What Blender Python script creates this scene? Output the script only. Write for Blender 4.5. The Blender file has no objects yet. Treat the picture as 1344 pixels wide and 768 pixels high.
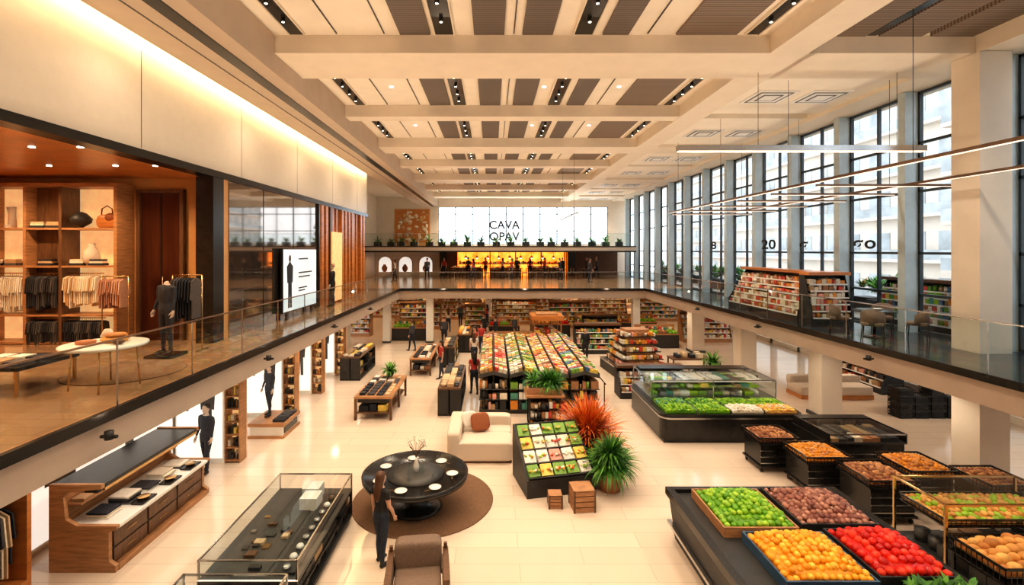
import bpy, math, random
from mathutils import Vector, Matrix
R=random.Random(7)
S=bpy.context.scene
V=Vector
# ---------------------------------------------------------------- materials
def M(name,c,r=.5,m=0.,n=.08,sc=5.,emit=0.,kind='noise',bump=0.,stretch=(1,1,1),c2=None,spec=None):
    mt=bpy.data.materials.new(name); mt.use_nodes=True; nt=mt.node_tree; N=nt.nodes; L=nt.links
    p=N['Principled BSDF']; p.inputs['Roughness'].default_value=r; p.inputs['Metallic'].default_value=m
    if spec is not None: p.inputs['Specular IOR Level'].default_value=spec
    tc=N.new('ShaderNodeTexCoord'); mp=N.new('ShaderNodeMapping'); L.new(tc.outputs['Object'],mp.inputs[0])
    mp.inputs['Scale'].default_value=stretch
    a=tuple(max(0,x*(1-n)) for x in c)+(1,); b=tuple(min(1,x*(1+n)) for x in c)+(1,)
    if c2: b=tuple(c2)+(1,); a=tuple(c)+(1,)
    if kind=='brick':
        t=N.new('ShaderNodeTexBrick'); t.inputs['Scale'].default_value=1; t.inputs['Brick Width'].default_value=stretch[0]; t.inputs['Row Height'].default_value=stretch[1]
        mp.inputs['Scale'].default_value=(1,1,1)
        t.inputs['Mortar Size'].default_value=.006; t.inputs['Color1'].default_value=a; t.inputs['Color2'].default_value=b
        t.inputs['Mortar'].default_value=tuple(x*.72 for x in c)+(1,)
        L.new(mp.outputs[0],t.inputs[0]); col=t.outputs['Color']; fac=None
    elif kind=='wave':
        t=N.new('ShaderNodeTexWave'); t.bands_direction='Y'; t.inputs['Scale'].default_value=sc; t.wave_profile='SIN'
        L.new(mp.outputs[0],t.inputs[0]); mx=N.new('ShaderNodeMix'); mx.data_type='RGBA'
        mx.inputs[6].default_value=a; mx.inputs[7].default_value=b; L.new(t.outputs['Fac'],mx.inputs[0]); col=mx.outputs[2]; fac=t.outputs['Fac']
    else:
        t=N.new('ShaderNodeTexNoise'); t.inputs['Scale'].default_value=sc; t.inputs['Detail'].default_value=4
        L.new(mp.outputs[0],t.inputs[0]); mx=N.new('ShaderNodeMix'); mx.data_type='RGBA'
        rp=N.new('ShaderNodeMapRange'); rp.inputs[1].default_value=.3; rp.inputs[2].default_value=.7; L.new(t.outputs['Fac'],rp.inputs[0])
        mx.inputs[6].default_value=a; mx.inputs[7].default_value=b; L.new(rp.outputs[0],mx.inputs[0]); col=mx.outputs[2]; fac=t.outputs['Fac']
    L.new(col,p.inputs['Base Color'])
    if emit: 
        L.new(col,p.inputs['Emission Color']); p.inputs['Emission Strength'].default_value=emit
    if bump and fac:
        bp=N.new('ShaderNodeBump'); bp.inputs['Strength'].default_value=bump; bp.inputs['Distance'].default_value=.02
        L.new(fac,bp.inputs['Height']); L.new(bp.outputs[0],p.inputs['Normal'])
    return mt
GLS=[]
def GL(name,tint=(.95,.98,.98),k=1.0,r=.02):
    mt=bpy.data.materials.new(name); mt.use_nodes=True; nt=mt.node_tree; N=nt.nodes; L=nt.links
    N.remove(N['Principled BSDF']); o=N['Material Output']
    tr=N.new('ShaderNodeBsdfTransparent'); tr.inputs[0].default_value=tint+(1,)
    g=N.new('ShaderNodeBsdfGlossy'); g.inputs['Roughness'].default_value=r
    lw=N.new('ShaderNodeLayerWeight'); lw.inputs['Blend'].default_value=.5
    def mth(op,a,b=None,cl=False):
        q=N.new('ShaderNodeMath'); q.operation=op; q.use_clamp=cl; L.new(a,q.inputs[0])
        if b is not None: q.inputs[1].default_value=b
        return q.outputs[0]
    x=mth('POWER',lw.outputs['Facing'],4.); x=mth('MULTIPLY',x,.8*k); x=mth('ADD',x,.045*k,True)
    ms=N.new('ShaderNodeMixShader'); L.new(x,ms.inputs[0]); L.new(tr.outputs[0],ms.inputs[1]); L.new(g.outputs[0],ms.inputs[2])
    L.new(ms.outputs[0],o.inputs[0]); GLS.append(mt); return mt
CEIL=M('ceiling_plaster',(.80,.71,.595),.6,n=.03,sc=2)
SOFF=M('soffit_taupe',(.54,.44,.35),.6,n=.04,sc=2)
PANEL=M('ceiling_panel',(.87,.80,.70),.6,n=.03,sc=2)
WALL=M('wall_plaster',(.78,.70,.60),.55,n=.03,sc=2)
WHITE=M('white_lacquer',(.85,.83,.79),.3,n=.03)
BAND=M('pale_wall_panel',(.80,.765,.71),.35,n=.02)
VENT=M('vent_slats',(.045,.036,.032),.6,kind='wave',sc=6,c2=(.25,.205,.18))
VENT2=M('vent_slats_brown',(.09,.06,.045),.5,kind='wave',sc=4,c2=(.28,.21,.16))
BLK=M('black_lacquer',(.018,.017,.017),.22,n=.2)
BLKM=M('black_matte',(.026,.025,.025),.5,n=.2)
DGRY=M('dark_grey',(.06,.058,.055),.4,n=.2)
FLOOR=M('polished_floor',(.75,.62,.50),.10,kind='brick',stretch=(2.4,.5,1),n=.04,spec=.6)
FLUP=M('upper_floor_finish',(.36,.22,.13),.15,kind='brick',stretch=(1.2,.3,1),n=.08)
FLDK=M('dark_floor_finish',(.05,.055,.06),.12,kind='brick',stretch=(1.2,.6,1),n=.1)
FASC=M('fascia_stone',(.46,.37,.30),.45,n=.05,sc=2)
OAK=M('oak',(.43,.22,.10),.4,n=.25,sc=3,stretch=(1,1,9))
WAL=M('walnut',(.14,.07,.035),.35,n=.3,sc=3,stretch=(8,8,1))
ORW=M('orange_wood',(.54,.21,.06),.3,n=.2,sc=2,stretch=(1,1,6))
TANW=M('tan_wall',(.64,.36,.15),.4,n=.08,sc=2)
MIRR=M('bronze_mirror',(.38,.32,.28),.04,m=.9,n=.1,sc=1)
BRONZ=M('bronze_door',(.09,.028,.015),.2,m=.4,n=.3,sc=2,stretch=(4,1,.3))
GOLD=M('brass',(.62,.42,.2),.25,m=1,n=.08)
BRZ=M('dark_bronze_metal',(.20,.13,.09),.35,m=.6,n=.08)
CHR=M('brushed_steel',(.6,.6,.6),.25,m=1,n=.05)
PIER=M('blue_grey_steel',(.48,.58,.63),.35,n=.05)
FRAME=M('window_frame_dark',(.04,.055,.065),.4,n=.1)
GLASS=GL('window_glass',(.94,.97,1.0),.6)
RAILG=GL('rail_glass',(.84,.92,.92),.9)
CASEG=GL('case_glass',(.88,.94,.95),1.0)
LED=M('led_warm',(1,.70,.34),.5,emit=12,n=.01)
LEDW=M('led_white',(1,.84,.70),.5,emit=.9,n=.01)
SPOTM=M('spot_lens',(1,.9,.7),.5,emit=15,n=.01)
LBOX=M('lightbox_panel',(.92,.88,.81),.5,emit=.65,n=.02)
SCREEN=M('screen_face',(.66,.76,.82),.3,emit=.6,n=.08,sc=1)
ORGL=M('amber_backlight',(.85,.15,.012),.5,emit=2.3,n=.5,sc=1.6,c2=(1,.36,.05))
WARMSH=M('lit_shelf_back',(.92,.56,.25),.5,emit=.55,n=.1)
CREAMF=M('cream_fabric',(.66,.56,.46),.9,n=.06,sc=40,bump=.2)
BRWF=M('rust_fabric',(.30,.10,.04),.85,n=.1,sc=40,bump=.2)
TAUPE=M('taupe_fabric',(.20,.14,.105),.8,n=.12,sc=30,bump=.2)
RUG=M('brown_rug',(.19,.105,.058),.95,n=.18,sc=30,bump=.3)
SKIN=M('skin',(.62,.36,.25),.5,n=.05)
HAIR=M('brown_hair',(.10,.045,.022),.45,n=.4,sc=30,stretch=(4,4,.3))
HAIRB=M('dark_hair',(.02,.014,.01),.5,n=.3)
TBLK=M('black_cotton',(.02,.02,.022),.85,n=.2,sc=20)
JEAN=M('dark_denim',(.025,.035,.06),.8,n=.3,sc=40)
SUIT=M('navy_suit',(.03,.035,.05),.75,n=.2,sc=30)
REDC=M('red_cloth',(.45,.05,.04),.8)
LIP=M('lip',(.45,.12,.1),.5)
EYEW=M('eye_white',(.8,.8,.8),.2)
MANQ=M('mannequin_plastic',(.62,.50,.41),.35)
SOIL=M('soil',(.04,.025,.015),.9)
TERRA=M('terracotta',(.42,.17,.08),.7,n=.12)
LG=[M('leaf_green_%d'%i,c,.55,n=.25,sc=8) for i,c in enumerate([(.06,.21,.025),(.13,.34,.04),(.03,.12,.015)])]
LO=[M('leaf_orange_%d'%i,c,.55,n=.25,sc=8) for i,c in enumerate([(.78,.19,.015),(.88,.33,.04),(.55,.09,.015)])]
CRATE=M('wood_crate',(.42,.21,.10),.7,n=.25,sc=6,stretch=(1,1,6))
PROD=[M('packaging_%d'%i,c,.4,n=.15,sc=15) for i,c in enumerate([(.6,.07,.04),(.75,.3,.04),(.8,.6,.12),(.2,.38,.06),(.75,.68,.55),(.1,.2,.35),(.35,.17,.08),(.7,.35,.28),(.08,.28,.22),(.85,.8,.72),(.45,.3,.16),(.04,.04,.05)])]
WARM=[PROD[i] for i in (1,2,4,6,7,9,10,0,4,9)]
PAST=[PROD[4],PROD[4],PROD[10],PROD[7],PROD[9],PROD[1],PROD[6],PROD[0]]
DARKP=[BLKM,DGRY,PROD[6],PROD[11],PROD[10],BLKM]
APPLE=[M('green_apple_%d'%i,c,.3,n=.15,sc=4) for i,c in enumerate([(.22,.45,.02),(.34,.55,.04),(.12,.32,.015)])]
FIG=[M('plum_brown_%d'%i,c,.4,n=.25,sc=8) for i,c in enumerate([(.34,.14,.1),(.46,.23,.16),(.22,.08,.06)])]
ORNG=[M('orange_fruit_%d'%i,c,.35,n=.12,sc=8) for i,c in enumerate([(.88,.40,.02),(.92,.50,.05),(.75,.30,.015)])]
TOM=[M('tomato_%d'%i,c,.2,n=.12,sc=4) for i,c in enumerate([(.75,.025,.01),(.85,.06,.025),(.55,.015,.008)])]
BREAD=[M('bread_%d'%i,c,.6,n=.25,sc=8) for i,c in enumerate([(.65,.31,.08),(.78,.44,.13),(.48,.2,.05)])]
NUTS=[M('nut_%d'%i,c,.55,n=.25,sc=8) for i,c in enumerate([(.42,.19,.08),(.58,.30,.13),(.28,.11,.05)])]
CLDK=[M('garment_dark_%d'%i,c,.85,n=.15,sc=20) for i,c in enumerate([(.03,.03,.035),(.06,.06,.07),(.02,.025,.04),(.10,.09,.09)])]
CLTN=[M('garment_tan_%d'%i,c,.85,n=.1,sc=20) for i,c in enumerate([(.62,.45,.28),(.75,.65,.5),(.5,.32,.18),(.8,.74,.64)])]
CLRS=[M('garment_rose_%d'%i,c,.85,n=.1,sc=20) for i,c in enumerate([(.5,.26,.17),(.62,.38,.27),(.4,.2,.13)])]
CLWH=[M('garment_white_%d'%i,c,.85,n=.06,sc=20) for i,c in enumerate([(.78,.73,.64),(.7,.62,.5),(.82,.8,.76)])]
# ---------------------------------------------------------------- builder
class B:
    def __init__(s): s.v=[];s.f=[];s.m=[];s.s=[];s.mats=[]
    def mi(s,mat):
        if mat not in s.mats: s.mats.append(mat)
        return s.mats.index(mat)
    def add(s,vs,fs,mat,sm=False):
        o=len(s.v); s.v+= [tuple(p) for p in vs]; k=s.mi(mat)
        for f in fs: s.f.append(tuple(i+o for i in f)); s.m.append(k); s.s.append(sm)
    def bx(s,x0,x1,y0,y1,z0,z1,mat):
        if mat in GLS:
            d=(x1-x0,y1-y0,z1-z0); k=d.index(min(d)); xm,ym,zm=(x0+x1)/2,(y0+y1)/2,(z0+z1)/2
            if k==0: vs=[(xm,y0,z0),(xm,y1,z0),(xm,y1,z1),(xm,y0,z1)]
            elif k==1: vs=[(x0,ym,z0),(x1,ym,z0),(x1,ym,z1),(x0,ym,z1)]
            else: vs=[(x0,y0,zm),(x1,y0,zm),(x1,y1,zm),(x0,y1,zm)]
            s.add(vs,[(0,1,2,3)],mat); return
        vs=[(x,y,z) for z in (z0,z1) for y in (y0,y1) for x in (x0,x1)]
        s.add(vs,[(0,2,3,1),(4,5,7,6),(0,1,5,4),(2,6,7,3),(0,4,6,2),(1,3,7,5)],mat)
    def ob(s,c,sz,mat,rx=0,ry=0,rz=0):
        m=Matrix.Rotation(rz,3,'Z')@Matrix.Rotation(ry,3,'Y')@Matrix.Rotation(rx,3,'X'); c=V(c)
        vs=[c+m@V((x*sz[0]/2,y*sz[1]/2,z*sz[2]/2)) for z in (-1,1) for y in (-1,1) for x in (-1,1)]
        s.add(vs,[(0,2,3,1),(4,5,7,6),(0,1,5,4),(2,6,7,3),(0,4,6,2),(1,3,7,5)],mat)
    def tube(s,pts,rads,mat,n=10,side=None,sm=True):
        pts=[V(p) for p in pts]; 
        if not isinstance(rads,(list,tuple)): rads=[rads]*len(pts)
        vs=[];fs=[]
        for i,p in enumerate(pts):
            t=(pts[min(i+1,len(pts)-1)]-pts[max(i-1,0)]).normalized()
            sd=V(side) if side else (V((1,0,0)) if abs(t.x)<.8 else V((0,1,0)))
            u=(sd-t*sd.dot(t)).normalized(); w=t.cross(u)
            a,b=rads[i] if isinstance(rads[i],(tuple,list)) else (rads[i],rads[i])
            for k in range(n):
                g=2*math.pi*k/n; vs.append(p+u*a*math.cos(g)+w*b*math.sin(g))
        for i in range(len(pts)-1):
            for k in range(n):
                a=i*n+k; b=i*n+(k+1)%n; fs.append((a,b,b+n,a+n))
        fs.append(tuple(range(n-1,-1,-1))); fs.append(tuple((len(pts)-1)*n+k for k in range(n)))
        s.add(vs,fs,mat,sm)
    def cyl(s,x,y,z0,z1,r,mat,n=16,r1=None,sm=True): s.tube([(x,y,z0),(x,y,z1)],[r,r if r1 is None else r1],mat,n,sm=sm)
    def sph(s,c,r,mat,n=10,m=6,e=1.0):
        if not isinstance(r,(tuple,list)): r=(r,r,r)
        def pw(a): return math.copysign(abs(a)**e,a)
        vs=[(c[0],c[1],c[2]-r[2])]
        for j in range(1,m):
            ph=-math.pi/2+math.pi*j/m
            for i in range(n):
                th=2*math.pi*i/n
                vs.append((c[0]+r[0]*pw(math.cos(ph))*pw(math.cos(th)),c[1]+r[1]*pw(math.cos(ph))*pw(math.sin(th)),c[2]+r[2]*pw(math.sin(ph))))
        vs.append((c[0],c[1],c[2]+r[2])); fs=[]
        for i in range(n): fs.append((0,1+(i+1)%n,1+i))
        for j in range(m-2):
            for i in range(n):
                a=1+j*n+i;b=1+j*n+(i+1)%n; fs.append((a,b,b+n,a+n))
        t=len(vs)-1; o=1+(m-2)*n
        for i in range(n): fs.append((o+i,o+(i+1)%n,t))
        s.add(vs,fs,mat,True)
    def cush(s,x0,x1,y0,y1,z0,z1,mat,e=.35): s.sph(((x0+x1)/2,(y0+y1)/2,(z0+z1)/2),((x1-x0)/2,(y1-y0)/2,(z1-z0)/2),mat,24,14,e)
    def ext(s,poly,o,u,v,w,d,mat):
        o=V(o);u=V(u);v=V(v);w=V(w); n=len(poly)
        vs=[o+u*a+v*b for a,b in poly]+[o+u*a+v*b+w*d for a,b in poly]
        fs=[tuple(range(n-1,-1,-1)),tuple(range(n,2*n))]+[(i,(i+1)%n,(i+1)%n+n,i+n) for i in range(n)]
        s.add(vs,fs,mat)
    def lathe(s,prof,c,mat,n=24,sm=True):
        vs=[];fs=[]
        for r,z in prof:
            for k in range(n): g=2*math.pi*k/n; vs.append((c[0]+r*math.cos(g),c[1]+r*math.sin(g),c[2]+z))
        for i in range(len(prof)-1):
            for k in range(n): a=i*n+k;b=i*n+(k+1)%n; fs.append((a,b,b+n,a+n))
        fs.append(tuple(range(n-1,-1,-1))); fs.append(tuple((len(prof)-1)*n+k for k in range(n)))
        s.add(vs,fs,mat,sm)
    def done(s,name,loc=None,rz=0,bevel=0,org=True):
        vs=s.v
        if loc is None:
            xs=[p[0] for p in vs];ys=[p[1] for p in vs];zs=[p[2] for p in vs]
            loc=((min(xs)+max(xs))/2,(min(ys)+max(ys))/2,min(zs))
            vs=[(p[0]-loc[0],p[1]-loc[1],p[2]-loc[2]) for p in vs]
        me=bpy.data.meshes.new(name); me.from_pydata(vs,[],s.f)
        for m in s.mats: me.materials.append(m)
        me.polygons.foreach_set('material_index',s.m); me.polygons.foreach_set('use_smooth',s.s); me.update()
        ob=bpy.data.objects.new(name,me); S.collection.objects.link(ob); ob.location=loc; ob.rotation_euler=(0,0,rz)
        if bevel:
            bm=ob.modifiers.new('bevel','BEVEL'); bm.width=bevel; bm.segments=2; bm.limit_method='ANGLE'; bm.angle_limit=.7
        return ob
def dup(ob,loc,rz=0,sc=1):
    o=bpy.data.objects.new(ob.name.split('.')[0],ob.data); S.collection.objects.link(o); o.location=loc; o.rotation_euler=(0,0,rz); o.scale=(sc,sc,sc)
    for m in ob.modifiers:
        k=o.modifiers.new(m.name,m.type); k.width=m.width;k.segments=2;k.limit_method='ANGLE';k.angle_limit=.7
    return o
def simple(name,x0,x1,y0,y1,z0,z1,mat):
    b=B(); b.bx(x0,x1,y0,y1,z0,z1,mat); return b.done(name)
def pile(b,x0,x1,y0,y1,z,r,mats,mound=.12,n=8,m=5,el=1.0):
    b.bx(x0,x1,y0,y1,z-.04,z,mats[2])
    nx=max(1,int((x1-x0)/(r*1.85))); ny=max(1,int((y1-y0)/(r*1.85)))
    for i in range(nx):
        for j in range(ny):
            u=(i+.5)/nx; w=(j+.5)/ny
            hh=mound*(1-abs(2*u-1)**3)*(1-abs(2*w-1)**3)
            q=r*R.uniform(.85,1.12)
            b.sph((x0+(x1-x0)*u+R.uniform(-.3,.3)*r,y0+(y1-y0)*w+R.uniform(-.3,.3)*r,z+hh+R.uniform(0,.6)*r),(q*el,q,q*.93),R.choice(mats),n,m)
    if mound>.03: b.cush(x0+.03,x1-.03,y0+.03,y1-.03,z-mound*.8,z+mound*.85,mats[2],.6)
def goods(b,x0,x1,y0,y1,z,pal,h=(.1,.2),w=.12,d=None,gap=.015,cyl=.25):
    x=x0
    while x<x1-w*.6:
        ww=min(w*R.uniform(.8,1.3),x1-x); mt=R.choice(pal)
        y=y0; dd=d or (y1-y0)
        hh=R.uniform(*h)
        while y<y1-dd*.5:
            if R.random()<cyl: b.cyl(x+ww/2,y+dd/2,z,z+hh,min(ww,dd)*.42,mt,8)
            else: b.bx(x+gap/2,x+ww-gap/2,y+gap/2,min(y+dd,y1)-gap/2,z,z+hh*R.uniform(.9,1.05),mt)
            if R.random()<.35: mt=R.choice(pal)
            y+=dd
        x+=ww
def wire(b,x0,x1,y0,y1,z0,z1,mat,st=.09,t=.008):
    def rail(z,tt):
        b.bx(x0,x1,y0-tt,y0+tt,z-tt,z+tt,mat);b.bx(x0,x1,y1-tt,y1+tt,z-tt,z+tt,mat)
        b.bx(x0-tt,x0+tt,y0,y1,z-tt,z+tt,mat);b.bx(x1-tt,x1+tt,y0,y1,z-tt,z+tt,mat)
    rail(z0,t);rail(z1,t*1.6);rail((z0+z1)/2,t*.7)
    x=x0
    while x<=x1+.001:
        for y in (y0,y1): b.bx(x-t/2,x+t/2,y-t/2,y+t/2,z0,z1,mat)
        x+=st
    y=y0
    while y<=y1+.001:
        for x in (x0,x1): b.bx(x-t/2,x+t/2,y-t/2,y+t/2,z0,z1,mat)
        y+=st
    b.bx(x0,x1,y0,y1,z0-.005,z0+.005,mat)
def leafy(b,c,n,L,mats,droop=1.,w=.02,up=.9,spread=1.,seg=5):
    for i in range(n):
        a=R.uniform(0,2*math.pi); el=R.uniform(.15,1.)*spread; l=L*R.uniform(.65,1.1)
        d=V((math.cos(a),math.sin(a),0)); sd=V((-math.sin(a),math.cos(a),0)); p=V(c)+d*R.uniform(0,.05)
        vs=[];ang=math.pi/2*(1-el*.75)*up
        for k in range(seg+1):
            t=k/seg; ww=w*(math.sin(math.pi*min(1,.15+t*.85))+.05)
            vs+= [p-sd*ww,p+sd*ww]; dv=d*math.cos(ang)+V((0,0,1))*math.sin(ang); p=p+dv*(l/seg); ang-=droop*.45*el
        b.add(vs,[(2*k,2*k+1,2*k+3,2*k+2) for k in range(seg)],R.choice(mats),True)
GAR=[(-.06,0),(-.21,-.06),(-.26,-.42),(-.19,-.44),(-.18,-.2),(-.19,-.8),(.19,-.8),(.18,-.2),(.19,-.44),(.26,-.42),(.21,-.06),(.06,0)]
def garments(b,p0,p1,mats,ln=1.,sp=.05,wd=1.,bar=GOLD,br=.012):
    p0=V(p0);p1=V(p1);d=(p1-p0);L=d.length;d.normalize(); u=V((-d.y,d.x,0))
    b.tube([p0,p1],br,bar,8)
    k=int(L/sp)
    for i in range(1,k):
        p=p0+d*(i*sp+R.uniform(-.008,.008)); l=ln*R.uniform(.85,1.08)
        b.ext([(x*wd,y*l-.07) for x,y in GAR],p-d*.014,u,(0,0,1),d,.028,R.choice(mats))
        b.tube([p,p-V((0,0,.08))],.004,bar,5)
# ---------------------------------------------------------------- people
def hand(b,w,fwd,side,nrm,mat,sc=1.):
    w=V(w);f=V(fwd).normalized();sd=V(side).normalized();n=V(nrm).normalized()
    b.tube([w-f*.01,w+f*.03*sc,w+f*.09*sc],[(.022,.018),(.036,.016),(.038,.013)],mat,10,side=sd)
    for i,(o,l) in enumerate([(.028,.068),(.010,.077),(-.009,.071),(-.027,.056)]):
        p=w+f*.085*sc+sd*o*sc; a=.25; pts=[p]
        for k,q in enumerate((.45,.32,.23)):
            p=p+(f*math.cos(a)+n*math.sin(a))*l*q*sc; a+=.3+.05*i; pts.append(p)
        b.tube(pts,[.0088,.0085,.0075,.0055],mat,7)
    p=w+f*.03*sc+sd*.03*sc
    b.tube([p,p+(f*.6+sd*.6+n*.3)*.035,p+(f*.95+sd*.55+n*.5)*.058],[.012,.010,.007],mat,7)
def person(name,loc,rz,H=1.7,top=TBLK,bot=JEAN,hair=HAIR,longhair=True,voxel=.013,sleeve=.45,stride=.0,armf=(0.03,0.1),shoes=BLKM,skin=SKIN,face=True,wide=1.0,headless=False,armout=.0):
    parts=[]
    W=wide
    parts.append(([(0,0,.80),(0,0,.86),(0,-.005,.93),(0,0,1.06),(0,.005,1.2),(0,.0,1.31),(0,-.005,1.385),(0,-.01,1.43)],[(.12,.09),(.160*W,.112),(.168*W,.118),(.128*W,.092),(.150*W,.108),(.165*W,.105),(.150*W,.082),(.07,.06)],'torso'))
    parts.append(([(0,-.012,1.40),(0,-.005,1.47),(0,.005,1.53 if not headless else 1.49)],[.056,.050,.05],'neck'))
    if not headless: parts.append(([(0,.02,1.475),(0,.018,1.50),(0,.012,1.545),(0,.004,1.60),(0,-.004,1.65),(0,-.006,1.69),(0,-.006,1.70)],[(.028,.035),(.048,.062),(.064,.083),(.073,.094),(.070,.09),(.042,.055),(.015,.02)],'head'))
    for sx,k in ((-1,1),(1,-1)):
        ky=stride*k
        parts.append(([(sx*.085,0,.88),(sx*.092,ky*.25+.005,.70),(sx*.092,ky*.5+.015,.49),(sx*.094,ky*.7-.012,.33),(sx*.096,ky-.012,.10),(sx*.096,ky-.012,.05)],[.092,.082,.057,.054,.038,.040],'leg'))
        parts.append(([(sx*.096,ky-.06,.035),(sx*.098,ky-.03,.045),(sx*.103,ky+.08,.038),(sx*.107,ky+.155,.028),(sx*.108,ky+.185,.024)],[(.03,.032),(.038,.044),(.042,.036),(.040,.026),(.02,.018)],'foot'))
        af=armf[0] if sx<0 else armf[1]
        e=V((sx*(.205+armout),-.015+af*.2,1.12)); w=V((sx*(.215+armout),af,.875+af*.25))
        parts.append(([(sx*.135,-.005,1.385),(sx*.175*W,-.005,1.365),(sx*.192*W,-.01,1.28),e,(e+w)/2+V((0,0,.03)),w],[.05,.052,.046,.038,.036,.026],'arm'))
        parts[-1]=parts[-1]+(e,w,sx,af)
    tb=B()
    for p in parts: tb.tube(p[0],p[1],SKIN,14,side=(1,0,0))
    tmp=tb.done('tmp_body',loc=(0,0,0)); md=tmp.modifiers.new('r','REMESH'); md.mode='VOXEL'; md.voxel_size=voxel
    sm=tmp.modifiers.new('s','SMOOTH'); sm.factor=.5; sm.iterations=3
    dg=bpy.context.evaluated_depsgraph_get(); dg.update()
    me=bpy.data.meshes.new_from_object(tmp.evaluated_get(dg)); bpy.data.objects.remove(tmp)
    b=B(); vs=[v.co.copy() for v in me.vertices]
    segs=[]
    for p in parts:
        for i in range(len(p[0])-1):
            r=p[1][i]; r=sum(r)/2 if isinstance(r,(tuple,list)) else r
            segs.append((V(p[0][i]),V(p[0][i+1]),r,p[2],i))
    groups={}
    for po in me.polygons:
        c=po.center; best=1e9; lab=None
        for a,d,r,l,i in segs:
            ab=d-a; t=max(0,min(1,(c-a).dot(ab)/ab.length_squared)); q=(c-(a+ab*t)).length/r
            if q<best: best=q;lab=(l,i,t)
        l,i,t=lab
        if l=='torso': mt=bot if c.z<(1.0) else (top if c.z<1.425 else skin)
        elif l=='leg': mt=bot if c.z>.10 else shoes
        elif l=='foot': mt=shoes
        elif l=='arm': mt=top if (i+t)<sleeve*5 else skin
        elif l=='neck': mt=skin if c.z>1.415 else top
        else: mt=skin
        groups.setdefault(mt,[]).append(tuple(po.vertices))
    b.v=[tuple(x) for x in vs]
    for mt,fs in groups.items():
        k=b.mi(mt)
        for f in fs: b.f.append(f); b.m.append(k); b.s.append(True)
    for p in parts:
        if p[2]=='arm':
            e,w,sx,af=p[3:]; f=(w-e).normalized(); hand(b,w-f*.01,f+V((0,.1,-.3)),(0,1,0),(-sx,0,0),skin)
    if face:
        for sx in (-1,1):
            b.sph((sx*.029,.083,1.595),(.013,.008,.008),EYEW,8,5); b.sph((sx*.029,.0905,1.595),(.006,.003,.006),HAIRB,6,4)
            b.sph((sx*.030,.088,1.612),(.018,.006,.004),hair,8,4)
            b.sph((sx*.073,-.002,1.583),(.010,.018,.03),skin,8,6)
        b.tube([(0,.090,1.60),(0,.105,1.572),(0,.108,1.562),(0,.09,1.554)],[.007,.010,.013,.008],skin,8)
        b.sph((0,.089,1.532),(.023,.008,.006),LIP,8,5)
    if longhair:
        b.tube([(0,-.012,1.722),(0,-.014,1.705),(0,-.02,1.66),(0,-.030,1.60),(0,-.052,1.52),(0,-.078,1.43),(0,-.10,1.34),(0,-.105,1.25),(0,-.10,1.19)],[(.02,.025),(.055,.065),(.083,.092),(.090,.088),(.092,.068),(.098,.05),(.095,.036),(.075,.026),(.03,.012)],hair,18,side=(1,0,0))
        b.tube([(0,.035,1.70),(0,.03,1.685),(0,.02,1.655)],[(.03,.03),(.062,.055),(.078,.07)],hair,16,side=(1,0,0))
    elif hair is not skin and not headless:
        b.tube([(0,-.008,1.718),(0,-.012,1.70),(0,-.018,1.66),(0,-.024,1.61),(0,-.035,1.57)],[(.02,.025),(.052,.07),(.079,.092),(.080,.084),(.060,.055)],hair,16,side=(1,0,0))
    s=H/1.7; b.v=[(x*s,y*s,z*s) for x,y,z in b.v]
    return b.done(name,loc=loc,rz=rz)
# ================================================================= ROOM
F2=3.4; SB=2.8; CZ=10.4; CR=10.8
simple('floor',-13.2,19,-3,47,-.2,0,FLOOR)
def slab(name,x0,x1,y0,y1,fin):
    b=B(); b.bx(x0,x1,y0,y1,SB,F2-.06,FASC); b.bx(x0,x1,y0,y1,F2-.06,F2,fin); return b.done(name)
slab('floor_upper_left',-13.2,-5.7,-3,30,FLUP)
slab('floor_upper_right',9.46,13.0,-3,30,FLDK)
slab('floor_upper_bridge',-13.2,13.0,30,47,FLUP)
b=B(); b.bx(-5.699,-5.62,-3,29.92,F2-.12,F2+.04,BLK); b.bx(9.38,9.459,-3,29.92,F2-.12,F2+.04,BLK); b.bx(-5.62,9.38,29.92,29.999,F2-.12,F2+.04,BLK); b.done('trim_1')
def rail(name,p0,p1,z,n):
    b=B(); p0=V(p0);p1=V(p1); d=(p1-p0); L=d.length; d.normalize(); al=abs(d.y)>.5
    for i in range(n):
        a=p0+d*(L*i/n+.015); c=p0+d*(L*(i+1)/n-.015)
        if al: b.bx(a.x-.008,a.x+.008,a.y,c.y,z+.04,z+1.02,RAILG)
        else: b.bx(a.x,c.x,a.y-.008,a.y+.008,z+.04,z+1.02,RAILG)
        q=p0+d*(L*i/n)
        b.bx(q.x-.01,q.x+.01,q.y-.01,q.y+.01,z,z+1.02,CHR)
    if al: b.bx(p0.x-.02,p0.x+.02,p0.y,p1.y,z+1.02,z+1.045,BRZ if p0.x<0 else CHR)
    else: b.bx(p0.x,p1.x,p0.y-.02,p0.y+.02,z+1.02,z+1.045,CHR)
    return b.done(name)
rail('glass_balustrade',(-5.75,0,0),(-5.75,29.9,0),F2,16)
rail('glass_balustrade',(9.5,0,0),(9.5,29.9,0),F2,16)
rail('glass_balustrade',(-5.7,30.05,0),(9.45,30.05,0),F2,9)
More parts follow.
